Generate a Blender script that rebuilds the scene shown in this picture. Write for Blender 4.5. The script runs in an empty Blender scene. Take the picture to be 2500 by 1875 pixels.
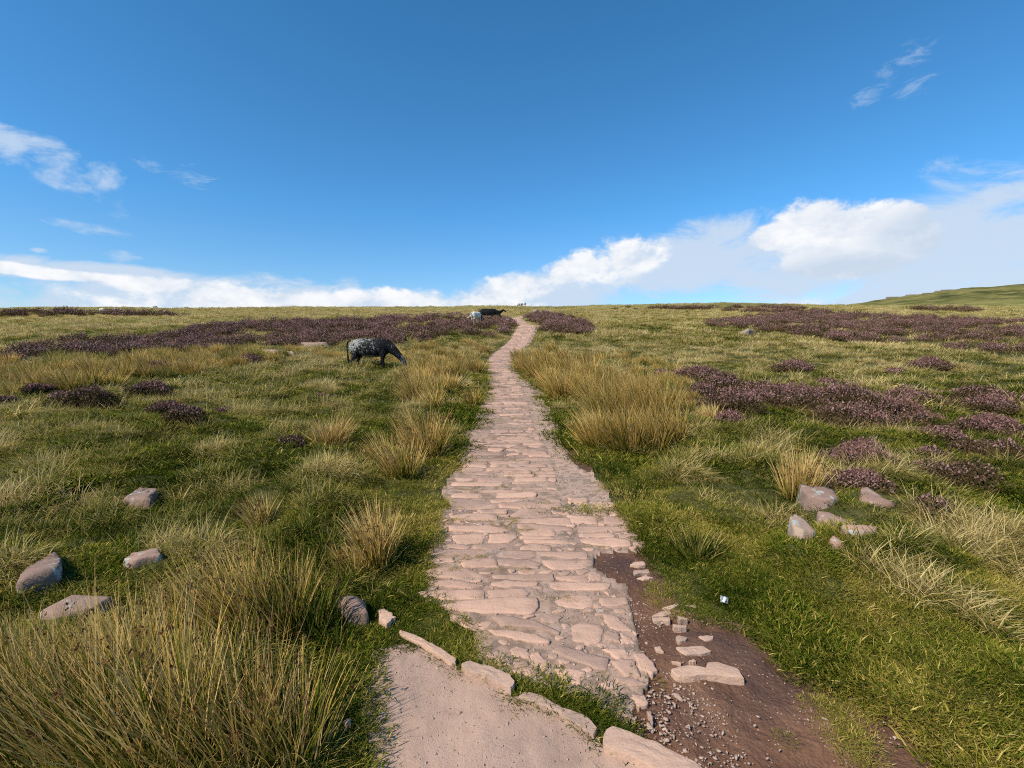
import bpy, math
import numpy as np
from mathutils import Vector
R = math.radians
rng = np.random.default_rng(11)
scene = bpy.context.scene
COL = scene.collection

# ------------------------------------------------------------------ camera
F = 1156.0; CU, CV = 1250.0, 937.5
PITCH = math.atan(85.5 / F)
CAM = np.array([0.0, 0.0, 1.6])
SP, CP = math.sin(PITCH), math.cos(PITCH)
cam_d = bpy.data.cameras.new('camera'); cam = bpy.data.objects.new('camera', cam_d); COL.objects.link(cam)
cam.location = CAM; cam.rotation_euler = (math.pi / 2 - PITCH, 0, 0)
cam_d.sensor_width = 36; cam_d.lens = 36 * F / 2500; cam_d.clip_start = 0.05; cam_d.clip_end = 6000
scene.camera = cam

def project(x, y, z):
    dy, dz = y, z - CAM[2]
    fz = dy * CP - dz * SP
    up = dy * SP + dz * CP
    fz = np.where(fz < 0.05, 0.05, fz)
    u = CU + F * x / fz; v = CV - F * up / fz
    bad = (dy * CP - dz * SP) < 0.1
    return np.where(bad, -9999.0, u), np.where(bad, 9999.0, v)

# ------------------------------------------------------------------ noise
def _hash(ix, iy, s):
    h = (ix.astype(np.int64) * 374761393 + iy.astype(np.int64) * 668265263 + s * 974634777) & 0xffffffff
    h = ((h ^ (h >> 13)) * 1274126177) & 0xffffffff
    h = h ^ (h >> 16)
    return (h & 0xffff) / 65535.0
def vnoise(x, y, s=0):
    x = np.asarray(x, float); y = np.asarray(y, float)
    ix = np.floor(x); iy = np.floor(y); fx = x - ix; fy = y - iy
    fx = fx * fx * (3 - 2 * fx); fy = fy * fy * (3 - 2 * fy)
    a = _hash(ix, iy, s); b = _hash(ix + 1, iy, s); c = _hash(ix, iy + 1, s); d = _hash(ix + 1, iy + 1, s)
    return (a + (b - a) * fx) * (1 - fy) + (c + (d - c) * fx) * fy - 0.5
def fbm(x, y, s=0, o=4):
    t = 0; a = 1.0; n = 0
    for k in range(o):
        t = t + a * vnoise(x * 2 ** k + 17.3 * k, y * 2 ** k - 9.1 * k, s + k); n += a; a *= 0.5
    return t / n
def sstep(a, b, x):
    t = np.clip((x - a) / (b - a), 0, 1); return t * t * (3 - 2 * t)

# ------------------------------------------------------------------ terrain
_py = np.array([-60, 0, 30, 36, 46, 51, 55, 60, 69, 90, 120, 260, 300, 420, 1000, 2500])
_pz = np.array([-3.2, 0, 1.58, 2.25, 3.58, 4.15, 4.2, 4.55, 5.75, 8.0, 11.3, 25.0, 25.8, 22, 0, -60])
_fy = np.concatenate([np.linspace(-60, 130, 1901), np.linspace(130.5, 2500, 1500)])
_fz = np.interp(_fy, _py, _pz)
_k = np.hanning(31); _k /= _k.sum()
_sm = np.convolve(_fz[:1901], _k, mode='same'); _fz[16:1880] = _sm[16:1880]
_hx = np.array([-900, -600, -470, -430, -385, -340, 60, 140, 220, 290, 330, 369, 433, 520, 700, 1200])
_hz = np.array([8, 10, 13, 13.5, 10, 0, 0, 2, 9, 17.5, 23.5, 29, 33.5, 36, 35, 15])
def zbase(x, y):
    x = np.asarray(x, float); y = np.asarray(y, float)
    z = np.interp(y, _fy, _fz)
    g = sstep(70, 240, y)
    z = z + g * np.interp(x, [-300, -150, 0, 60, 110, 200, 400], [-1.6, -1.2, -.7, .1, 1.0, -.6, -.6])
    z = z + np.interp(x, _hx, _hz) * np.exp(-((y - 400) / 85.0) ** 2)
    z = z + 1.05 * np.exp(-((y - 59) / 6.0) ** 2) * sstep(-.3, -1.7, x)
    return z
def bumps_far(x, y):
    return fbm(x / 14, y / 14, 5, 3) * 0.5 * sstep(18, 70, y) * sstep(1.5, 6, np.abs(x - 0.03 * y)) + (fbm(x / 60, y / 60, 9, 3) * 2.5 + fbm(x / 16, y / 16, 13, 3) * 1.6) * sstep(70, 200, y)

def ground_pt(u, v):
    """point of the smooth ground seen at photo pixel (u,v)"""
    dx = (u - CU) / F; dyc = -(v - CV) / F
    d = np.array([dx, CP + dyc * SP, -SP + dyc * CP])
    t = np.concatenate([np.linspace(.5, 40, 3000), np.linspace(40.05, 420, 6000)])
    X = d[0] * t; Y = d[1] * t; Z = 1.6 + d[2] * t
    h = Z - zbase(X, Y)
    i = np.argmax(h < 0)
    if i == 0: i = len(t) - 1
    a = h[i - 1] / (h[i - 1] - h[i] + 1e-9)
    tt = t[i - 1] + a * (t[i] - t[i - 1])
    return d[0] * tt, d[1] * tt
def ray_at(u, v, Y):
    dx = (u - CU) / F; dyc = -(v - CV) / F
    d = np.array([dx, CP + dyc * SP, -SP + dyc * CP]); t = Y / d[1]
    return d[0] * t, Y, 1.6 + d[2] * t
def G(pts): return np.array([ground_pt(u, v) for u, v in pts])

# path edges traced from the photograph, put on the ground
Ledge = [(1085, 1244), (1084, 1205), (1100, 1171), (1124, 1140), (1128, 1112), (1129, 1072), (1149, 1045), (1170, 1002), (1185, 963),
         (1194, 934), (1187, 900), (1189, 885), (1200, 866), (1221, 850), (1238, 838), (1254, 814), (1266, 795)]
Redge = [(1516, 1250), (1486, 1216), (1466, 1183), (1443, 1149), (1398, 1118), (1364, 1058), (1351, 1013), (1333, 990), (1319, 954),
         (1280, 928), (1258, 905), (1250, 893), (1252, 866), (1282, 850), (1294, 838), (1305, 814), (1313, 795)]
Sedge = [(1384, 1245), (1382, 1216), (1369, 1171), (1362, 1126), (1333, 1081), (1319, 1056), (1305, 1031), (1301, 1002), (1287, 968),
         (1276, 945), (1253, 903), (1247, 893), (1250, 866), (1280, 850), (1292, 838), (1303, 814), (1311, 795)]
gL, gR, gS = G(Ledge), G(Redge), G(Sedge)
far_tail_L = np.array([[1.3, 57], [0.2, 62], [-0.3, 68], [-0.6, 74], [1.5, 84], [5.0, 100], [9, 125]])
far_tail_R = far_tail_L + np.array([[2.0, 0]] * 7)
gL = np.vstack([gL, far_tail_L]); gR = np.vstack([gR, far_tail_R]); gS = np.vstack([gS, far_tail_R])
def EL(y): return np.interp(y, gL[:, 1], gL[:, 0])
def ER(y): return np.interp(y, gR[:, 1], gR[:, 0])
def ES(y): return np.interp(y, gS[:, 1], gS[:, 0])
Y0 = gL[0, 1]

# near polygons, photograph pixels
near_path = [(1085, 1244), (1065, 1268), (1048, 1323), (1044, 1365), (1038, 1400), (1025, 1450), (1073, 1480), (1110, 1505), (1160, 1552), (1156, 1600),
             (1190, 1626), (1260, 1650), (1330, 1690), (1400, 1740), (1480, 1770), (1535, 1810), (1560, 1840), (1600, 1875), (1640, 1940), (1700, 2000), (1800, 2000), (1700, 1850), (1600, 1760), (1570, 1690),
             (1590, 1640), (1560, 1560), (1540, 1480), (1520, 1430), (1440, 1385), (1470, 1350), (1575, 1335), (1546, 1288), (1516, 1250)]
gravel_poly = [(905, 1596), (965, 1572), (1040, 1578), (1105, 1622), (1130, 1640), (1180, 1660), (1240, 1690), (1300, 1712), (1370, 1750), (1450, 1790), (1475, 1815),
               (1560, 1860), (1650, 1910), (1760, 1980), (1850, 2300), (700, 2600), (860, 2000), (915, 1875), (906, 1835), (902, 1774), (886, 1713), (892, 1652)]
mud_poly = [(1440, 1385), (1470, 1345), (1578, 1335), (1600, 1380), (1640, 1440), (1642, 1490), (1700, 1500), (1760, 1520), (1860, 1548), (1900, 1570), (1950, 1640), (2060, 1660),
            (2140, 1715), (2260, 1775), (2345, 1850), (2440, 1960), (2500, 2200), (1800, 2300), (1700, 1980), (1600, 1875), (1540, 1800), (1530, 1740), (1590, 1650), (1560, 1560), (1540, 1480), (1520, 1430)]
strip_grass = [(1000, 1480), (1075, 1478), (1150, 1545), (1156, 1600), (1200, 1622), (1290, 1660), (1420, 1700), (1525, 1760), (1548, 1805), (1500, 1792), (1410, 1748), (1280, 1695),
               (1262, 1668), (1190, 1632), (1120, 1635), (1050, 1575), (970, 1540)]
verge_mud = [(1372, 1080), (1395, 1080), (1420, 1105), (1450, 1140), (1440, 1155), (1400, 1130)]
def pip(poly, u, v):
    p = np.array(poly, float); n = len(p); c = np.zeros(u.shape, bool)
    for i in range(n):
        x1, y1 = p[i]; x2, y2 = p[(i + 1) % n]
        if y1 == y2: continue
        m = ((y1 > v) != (y2 > v)) & (u < (x2 - x1) * (v - y1) / (y2 - y1) + x1)
        c ^= m
    return c
def wpoly(poly): return G(poly)      # polygon on the ground, metres
WP = {k: wpoly([(u, min(v, 2300)) for u, v in p]) for k, p in dict(path=near_path, gravel=gravel_poly, mud=mud_poly, strip=strip_grass, verge=verge_mud).items()}
def inw(key, x, y): return pip(WP[key], x, y)

def classes(x, y):
    """0 grass, 1 path, 2 mud"""
    jx = x + 0.07 * fbm(x * 5, y * 5, 31, 3) + 0.02 * vnoise(x * 40, y * 40, 3); jy = y + 0.07 * fbm(x * 5, y * 5, 37, 3)
    c = np.zeros(np.shape(x), int)
    far = (jy > Y0 - .02) & (jy < 125)
    jj = x + 0.16 * fbm(x * 2.2, y * 2.2, 41, 3) + .05 * vnoise(x * 14, y * 14, 43)
    c[far & (jj > EL(jy)) & (jj < ER(jy))] = 1
    c[inw('path', jx, jy)] = 1
    c[inw('mud', jx, jy)] = 2
    c[inw('verge', jx, jy)] = 2
    c[inw('gravel', jx, jy)] = 1
    c[inw('strip', jx, jy)] = 0
    return c
def pdist(x, y):
    """rough distance outside the path (0 on it)"""
    yy = np.maximum(y, Y0)
    l = np.where(y < Y0, np.interp(y, [-2, 1.4, 1.9, 2.3, Y0], [-.9, -.45, -.5, -.5, -.45]), EL(yy))
    r = np.where(y < Y0, np.interp(y, [-2, 1.4, 2.2, Y0], [2.2, 1.6, 1.1, .75]), ER(yy))
    return np.maximum(np.maximum(l - x, x - r), 0)
def zt(x, y):
    x = np.asarray(x, float); y = np.asarray(y, float)
    pd = pdist(x, y)
    a = sstep(0.05, 1.2, pd)
    z = zbase(x, y) + bumps_far(x, y)
    z = z + a * (fbm(x * 1.1, y * 1.1, 51, 3) * 0.28 + np.maximum(fbm(x * 2.6, y * 2.6, 57, 2), 0) * 0.28) * sstep(.3, 1.5, np.hypot(x, y))
    z = z + (1 - a) * (fbm(x * 3, y * 3, 61, 4) * 0.025) + a * .02
    return z

# ------------------------------------------------------------------ helpers: meshes, nodes, tags
def mesh_np(name, V, faces_flat, sizes, attrs=None, smooth=False):
    me = bpy.data.meshes.new(name)
    V = np.asarray(V, np.float32); me.vertices.add(len(V)); me.vertices.foreach_set('co', V.ravel())
    faces_flat = np.asarray(faces_flat, np.int32); sizes = np.asarray(sizes, np.int32)
    me.loops.add(len(faces_flat)); me.loops.foreach_set('vertex_index', faces_flat)
    me.polygons.add(len(sizes)); st = np.concatenate([[0], np.cumsum(sizes)[:-1]]).astype(np.int32)
    me.polygons.foreach_set('loop_start', st); me.polygons.foreach_set('loop_total', sizes)
    if smooth: me.polygons.foreach_set('use_smooth', np.ones(len(sizes), bool))
    me.update(calc_edges=True)
    for k, a in (attrs or {}).items():
        a = np.asarray(a, np.float32)
        if a.ndim == 1:
            at = me.attributes.new(k, 'FLOAT', 'POINT'); at.data.foreach_set('value', a)
        else:
            at = me.attributes.new(k, 'FLOAT_VECTOR', 'POINT'); at.data.foreach_set('vector', a.ravel())
    return me
def link(name, me, mat=None, parent=None):
    o = bpy.data.objects.new(name, me); COL.objects.link(o)
    if mat is not None and not me.materials: me.materials.append(mat)
    if parent is not None: o.parent = parent
    return o
def tag(o, label=None, cat=None, group=None, kind=None):
    if label: o['label'] = label
    if cat: o['category'] = cat
    if group: o['group'] = group
    if kind: o['kind'] = kind
    return o

class NT:
    def __init__(s, tree): s.t = tree; s.n = tree.nodes; s.l = tree.links
    def new(s, ty, **kw):
        n = s.n.new(ty)
        for k, v in kw.items(): setattr(n, k, v)
        return n
    def put(s, sock, v):
        if hasattr(v, 'is_linked') or isinstance(v, bpy.types.NodeSocket): s.l.new(v, sock)
        elif isinstance(v, (int, float)): sock.default_value = v
        else:
            v = tuple(v)
            if len(sock.default_value) == 4 and len(v) == 3: v = v + (1,)
            sock.default_value = v
    def math(s, op, a, b=None, c=None, clamp=False):
        n = s.new('ShaderNodeMath', operation=op, use_clamp=clamp)
        s.put(n.inputs[0], a)
        if b is not None: s.put(n.inputs[1], b)
        if c is not None: s.put(n.inputs[2], c)
        return n.outputs[0]
    def vmath(s, op, a, b=None):
        n = s.new('ShaderNodeVectorMath', operation=op); s.put(n.inputs[0], a)
        if b is not None: s.put(n.inputs[1], b)
        return n.outputs[0]
    def mix(s, f, a, b, blend='MIX'):
        n = s.new('ShaderNodeMix', data_type='RGBA', blend_type=blend)
        s.put(n.inputs[0], f); s.put(n.inputs[6], a); s.put(n.inputs[7], b); return n.outputs[2]
    def noise(s, vec, scale, detail=4, rough=.55, dist=0, out='Fac'):
        n = s.new('ShaderNodeTexNoise'); s.put(n.inputs['Scale'], scale); n.inputs['Detail'].default_value = detail
        n.inputs['Roughness'].default_value = rough; n.inputs['Distortion'].default_value = dist
        if vec is not None: s.put(n.inputs['Vector'], vec)
        return n.outputs[out]
    def voro(s, vec, scale, feature='F1', out='Distance'):
        n = s.new('ShaderNodeTexVoronoi', feature=feature); n.inputs['Scale'].default_value = scale
        s.put(n.inputs['Vector'], vec); return n.outputs[out]
    def ramp(s, f, stops, interp='LINEAR'):
        n = s.new('ShaderNodeValToRGB'); s.put(n.inputs[0], f); cr = n.color_ramp; cr.interpolation = interp
        while len(cr.elements) < len(stops): cr.elements.new(.5)
        for e, (p, c) in zip(cr.elements, stops):
            e.position = p; e.color = (c if not isinstance(c, (int, float)) else (c, c, c)) + ((1,) if not isinstance(c, (int, float)) else (1,))
        return n.outputs[0]
    def range(s, v, a, b, c=0., d=1., smooth=True):
        n = s.new('ShaderNodeMapRange', interpolation_type='SMOOTHSTEP' if smooth else 'LINEAR')
        s.put(n.inputs[0], v); n.inputs[1].default_value = a; n.inputs[2].default_value = b; n.inputs[3].default_value = c; n.inputs[4].default_value = d
        return n.outputs[0]
    def attr(s, name, ty='GEOMETRY', out='Fac'):
        n = s.new('ShaderNodeAttribute', attribute_name=name, attribute_type=ty); return n.outputs[out]
    def bump(s, h, strength=.5, dist=.01):
        n = s.new('ShaderNodeBump'); n.inputs['Strength'].default_value = strength; n.inputs['Distance'].default_value = dist
        s.put(n.inputs['Height'], h); return n.outputs[0]
def material(name):
    m = bpy.data.materials.new(name); m.use_nodes = True
    t = NT(m.node_tree); t.n.clear()
    out = t.new('ShaderNodeOutputMaterial'); t.out = out
    t.geo = t.new('ShaderNodeNewGeometry').outputs['Position']
    return m, t
def principled(t, col, rough=.9, normal=None, spec=.2):
    p = t.new('ShaderNodeBsdfPrincipled'); t.put(p.inputs['Base Color'], col); t.put(p.inputs['Roughness'], rough)
    p.inputs['Specular IOR Level'].default_value = spec
    if normal is not None: t.l.new(normal, p.inputs['Normal'])
    t.l.new(p.outputs[0], t.out.inputs[0]); return p
def leafy(t, col, trans=.3):
    d = t.new('ShaderNodeBsdfDiffuse'); t.put(d.inputs[0], col)
    tr = t.new('ShaderNodeBsdfTranslucent'); t.put(tr.inputs[0], col)
    m = t.new('ShaderNodeMixShader'); m.inputs[0].default_value = trans
    t.l.new(d.outputs[0], m.inputs[1]); t.l.new(tr.outputs[0], m.inputs[2]); t.l.new(m.outputs[0], t.out.inputs[0])

# ------------------------------------------------------------------ materials
GREENS = [(0.0, (.018, .032, .004)), (.16, (.060, .090, .009)), (.34, (.170, .182, .024)), (.48, (.295, .235, .052)), (.66, (.44, .31, .10)), (1.0, (.64, .49, .22))]
def grass_mat(name, bias, inst=True, ns=.35, amp=.5, tint=(1, 1, 1), hg=.16):
    m, t = material(name)
    c = t.attr('c'); h = t.attr('h')
    n1 = t.noise(t.geo, ns, 3); n2 = t.noise(t.geo, ns * 9, 2)
    f = t.math('MULTIPLY_ADD', n1, amp, -amp / 2 + bias)
    f = t.math('ADD', f, t.math('MULTIPLY_ADD', n2, amp * .5, -amp * .25))
    f = t.math('ADD', f, c)
    f = t.math('ADD', f, t.math('MULTIPLY', h, hg))
    if inst: f = t.math('ADD', f, t.attr('dry', 'INSTANCER'))
    f = t.math('MAXIMUM', t.math('MINIMUM', f, 1.0), 0.0)
    col = t.ramp(f, GREENS)
    col = t.mix(t.math('LESS_THAN', c, -2), col, (.12, .06, .03))
    oi = t.new('ShaderNodeObjectInfo').outputs['Random']
    col = t.mix(1.0, col, t.mix(oi, tuple(x * .78 for x in tint), tuple(x * 1.22 for x in tint)), 'MULTIPLY')
    leafy(t, col, .35); return m
M = {}
M['grass'] = grass_mat('tussock_grass_blades', .0)
M['turf'] = grass_mat('short_turf_blades', -.03, tint=(1.02, 1.04, .8))
M['far'] = grass_mat('moor_grass', .02, ns=.12)
M['rush'] = grass_mat('rush_stems', -.21, inst=False, ns=.8, amp=.25, tint=(1.1, .98, .85), hg=.62)
M['rush_dark'] = grass_mat('dark_rush_stems', -.3, inst=False, ns=.8, amp=.2, hg=.25)
M['rush_gold'] = grass_mat('golden_rush_stems', .0, inst=False, ns=.8, amp=.25, tint=(1.12, .96, .8), hg=.42)

m, t = material('rush_seed_heads'); principled(t, t.mix(t.noise(t.geo, 60, 1), (.07, .035, .018), (.2, .11, .05))); M['seed'] = m

def heather_mat(name, bias):
    m, t = material(name)
    c = t.attr('c'); h = t.attr('h')
    n1 = t.noise(t.geo, .5, 3); n2 = t.noise(t.geo, 5, 2)
    oi = t.new('ShaderNodeObjectInfo').outputs['Random']
    bl = t.math('ADD', t.math('MULTIPLY_ADD', n1, 1.5, -.75 + bias), t.math('MULTIPLY_ADD', oi, .5, -.25))
    bl = t.math('ADD', bl, t.math('MULTIPLY_ADD', n2, .9, -.45))
    fl = t.range(t.math('ADD', t.math('ADD', h, bl), t.math('MULTIPLY_ADD', c, .7, -.35)), .45, .95)
    twig = t.ramp(c, [(0, (.040, .030, .014)), (.5, (.080, .060, .024)), (1, (.17, .095, .055))])
    flow = t.ramp(c, [(0, (.15, .072, .048)), (.5, (.22, .112, .088)), (1, (.40, .225, .225))])
    leafy(t, t.mix(fl, twig, flow), .2); return m
M['heather'] = heather_mat('flowering_heather', -.10)
M['heather_brown'] = heather_mat('faded_heather', -.22)
M['heather_bright'] = heather_mat('bright_heather', .42)
m, t = material('heather_twigs'); principled(t, (.075, .05, .035)); M['twig'] = m

# ground (soil, moss under the grass)
m, t = material('moor_ground')
n1 = t.noise(t.geo, .25, 4); n2 = t.noise(t.geo, 7, 5)
f = t.math('ADD', t.math('MULTIPLY', n1, .6), t.math('MULTIPLY', n2, .5))
near = t.ramp(f, [(.3, (.022, .022, .008)), (.5, (.045, .048, .014)), (.68, (.085, .075, .028)), (.8, (.12, .08, .045))])
nf = t.noise(t.vmath('MULTIPLY', t.geo, (.03, .10, .1)), 1, 6, .65)
farc = t.ramp(nf, [(.3, (.075, .085, .02)), (.48, (.19, .175, .05)), (.62, (.32, .26, .10)), (.75, (.14, .12, .045))])
sx = t.new('ShaderNodeSeparateXYZ'); t.l.new(t.geo, sx.inputs[0])
colg = t.mix(t.range(sx.outputs[1], 22, 60), near, farc)
hf = t.math('MULTIPLY', t.range(sx.outputs[1], 290, 330), t.range(sx.outputs[0], 215, 290))
hillc = t.ramp(t.noise(t.vmath('MULTIPLY', t.geo, (.035, .07, .2)), 1, 8, .72), [(.40, (.05, .05, .018)), (.5, (.12, .115, .032)), (.6, (.21, .175, .06)), (.68, (.10, .075, .045))])
colg = t.mix(hf, colg, hillc)
hl = t.math('MULTIPLY', t.range(sx.outputs[1], 300, 340), t.range(sx.outputs[0], -330, -370))
colg = t.mix(hl, colg, (.055, .055, .035))
principled(t, colg, .95, t.bump(n2, .8, .03), .05); M['ground'] = m

# path bed: pink grit and gravel
def stone_cols(t, sc=1.0):
    n = t.noise(t.geo, 6 * sc, 6, .65); n2 = t.noise(t.geo, 90 * sc, 3, .6)
    c = t.ramp(n, [(.28, (.32, .20, .142)), (.45, (.41, .268, .195)), (.58, (.45, .29, .208)), (.75, (.42, .285, .225))])
    c = t.mix(t.range(n2, .35, .7), c, t.mix(.5, c, (.48, .33, .26)))
    return c, n, n2
m, t = material('path_bed')
base, n, n2 = stone_cols(t)
v1 = t.voro(t.geo, 150, out='Color'); vd = t.voro(t.geo, 150)
vs = t.new('ShaderNodeSeparateColor'); t.l.new(v1, vs.inputs[0])
peb = t.ramp(vs.outputs[0], [(0, (.21, .145, .12)), (.3, (.32, .212, .165)), (.6, (.37, .25, .19)), (.85, (.44, .31, .24)), (1, (.25, .22, .21))])
gm = t.range(t.noise(t.geo, 3.0, 4), .42, .62)
soil = t.range(t.noise(t.geo, 1.7, 5, .6), .56, .72)
nearmask = t.range(t.attr('bed'), .2, .8); col = t.mix(t.math('MULTIPLY', gm, t.math('MULTIPLY_ADD', nearmask, -.45, .9)), base, peb); col = t.mix(t.math('MULTIPLY', nearmask, t.range(t.noise(t.geo, 1.6, 5, .6), .4, .65, .1, .5)), col, (.30, .19, .14)); joint = t.range(t.attr('joint'), .2, .8)
jn = t.noise(t.geo, 5, 4, .6)
col = t.mix(t.math('MULTIPLY', joint, t.range(jn, .38, .62, .1, .7)), col, t.mix(t.noise(t.geo, 60, 3), (.19, .12, .08), (.36, .232, .168)))
soil = t.math('MULTIPLY', soil, t.math('MULTIPLY_ADD', nearmask, -.25, .85))
col = t.mix(soil, col, (.20, .12, .085))
col = t.mix(t.math('MULTIPLY', t.range(t.noise(t.geo, 14, 4, .6), .47, .6), t.math('MULTIPLY_ADD', nearmask, -.55, .6)), col, (.15, .105, .075))
hgt = t.math('ADD', t.math('MULTIPLY', vd, -.8), t.math('MULTIPLY', n2, .6))
principled(t, col, .92, t.bump(hgt, .5, .003), .15); M['path'] = m

m, t = material('wet_mud')
n = t.noise(t.geo, 2.6, 6, .6); n2 = t.noise(t.geo, 40, 4, .6)
wet = t.range(t.noise(t.geo, 1.1, 3), .42, .6)
c = t.ramp(n, [(.3, (.085, .038, .022)), (.5, (.145, .068, .038)), (.62, (.20, .10, .056)), (.78, (.28, .155, .092))])
c = t.mix(t.math('MULTIPLY', wet, .45), c, (.055, .034, .027))
c = t.mix(t.range(t.voro(t.geo, 42), .16, .1), c, (.36, .26, .21))
rough = t.math('MULTIPLY_ADD', wet, -.35, .92)
principled(t, c, rough, t.bump(t.math('ADD', n2, n), .9, .02), .3); M['mud'] = m

def slab_mat(name, tint, lichen=0.0):
    m, t = material(name)
    base, n, n2 = stone_cols(t)
    oi = t.new('ShaderNodeObjectInfo').outputs['Random']
    rnd = t.attr('r')
    f = t.math('FRACT', t.math('ADD', oi, rnd))
    col = t.mix(1.0, base, t.mix(f, tuple(x * y for x, y in zip(tint, (.76, .79, .82))), tuple(x * y for x, y in zip(tint, (1.18, 1.16, 1.14)))), 'MULTIPLY')
    dn = t.noise(t.geo, 3.1, 5, .65); col = t.mix(t.range(dn, .54, .70, 0, .55), col, (.25, .175, .135)); col = t.mix(t.range(n, .66, .74, 0, .6), col, (.50, .42, .34))
    st = t.noise(t.vmath('MULTIPLY', t.geo, (9, 38, 30)), 1, 4, .6)
    col = t.mix(t.range(st, .55, .72, 0, .4), col, (.36, .22, .17))
    if lichen:
        l = t.range(t.noise(t.geo, 11, 5, .7), .60 - lichen * .1, .64); col = t.mix(l, col, (.36, .36, .33))
        l2 = t.range(t.noise(t.geo, 8, 5, .7), .34, .30); col = t.mix(l2, col, (.10, .085, .085))
    h = t.math('ADD', t.math('MULTIPLY', n2, .35), t.math('ADD', n, t.math('MULTIPLY', st, .5)))
    principled(t, col, .88, t.bump(h, .7, .012), .15); return m
M['slab'] = slab_mat('pink_sandstone', (1.04, .98, .96))
M['kerb'] = slab_mat('worn_sandstone', (1.02, 1.0, .98))
M['rock'] = slab_mat('lichened_sandstone', (.62, .60, .63), .4)
M['crag'] = slab_mat('dark_crag', (.32, .36, .38), .3)
M['rock_pink'] = slab_mat('pink_rock', (.88, .80, .78), .2)
M['rock_pale'] = slab_mat('pale_rock', (.84, .88, .88), .7)
m, t = material('chips'); v = t.new('ShaderNodeObjectInfo').outputs['Random']
principled(t, t.mix(t.noise(t.geo, 50, 2), t.ramp(v, [(0, (.30, .195, .15)), (.5, (.41, .29, .22)), (.8, (.49, .37, .29)), (1, (.27, .24, .23))]), (.35, .24, .185)), .85, None, .2); M['chip'] = m

# ------------------------------------------------------------------ ground sheets
ang = np.concatenate([np.arange(-180, -64, 4.0), np.arange(-64, 64, .2), np.arange(64, 180, 4.0)]) * math.pi / 180
rad = 0.35 * np.exp(np.arange(0, 690) * .0125); rad = np.concatenate([rad[rad < 250], np.arange(252, 500, 2.2), rad[rad > 503]])
rad = rad[rad < 2300]
A, RR = np.meshgrid(ang, rad)
X = (RR * np.sin(A)).ravel(); Y = (RR * np.cos(A)).ravel()
cls = classes(X, Y)
bed = np.zeros_like(X); bed[inw('gravel', X, Y)] = 1
Z = zt(X, Y)
mb = (cls == 2)
Z = Z + np.where(mb, fbm(X * 7, Y * 7, 71, 4) * .045 + fbm(X * 2.4 + Y, Y * 2.4, 73, 2) * .03 - .018, 0)
Z = Z + np.where(cls == 1, fbm(X * 18, Y * 18, 75, 3) * .010, 0)
na, nr = len(ang), len(rad)
V = np.stack([X, Y, Z], 1)
V = np.vstack([V, [[0, 0, float(zt(0, 0))]]])
i0 = (np.arange(nr - 1)[:, None] * na + np.arange(na)[None, :]).ravel()
j1 = (np.arange(nr - 1)[:, None] * na + ((np.arange(na) + 1) % na)[None, :]).ravel()
quads = np.stack([i0, i0 + na, j1 + na, j1], 1)
quads = quads[:, ::-1]
tri = np.stack([np.full(na, len(V) - 1), (np.arange(na) + 1) % na, np.arange(na)], 1)
cq = cls[quads]; qc = np.where((cq == 1).sum(1) >= 2, 1, np.where((cq == 2).sum(1) >= 2, 2, 0))
bed = np.append(bed, 0); jt = np.append(((X < np.where(Y > Y0, ES(Y), 9) - .03) & (bed[:-1] < .5)).astype(float), 0)
def submesh(name, mask, extra_tri=None):
    q = quads[mask]; flat = q.ravel(); sizes = np.full(len(q), 4)
    if extra_tri is not None: flat = np.concatenate([flat, extra_tri.ravel()]); sizes = np.concatenate([sizes, np.full(len(extra_tri), 3)])
    used, inv = np.unique(flat, return_inverse=True)
    return mesh_np(name, V[used], inv, sizes, {'bed': bed[used], 'joint': jt[used]}, True)
g = tag(link('ground', submesh('ground', qc == 0, tri), M['ground']), 'rough moorland ground rising to the skyline', kind='structure', cat='ground')
path = tag(link('path', submesh('path', qc == 1), M['path']), 'pink stone footpath climbing the moor to the skyline', kind='structure', cat='path')
mud = tag(link('mud', submesh('mud', qc == 2), M['mud']), 'dark wet mud beside the right edge of the stone path', kind='structure', cat='mud')

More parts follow.
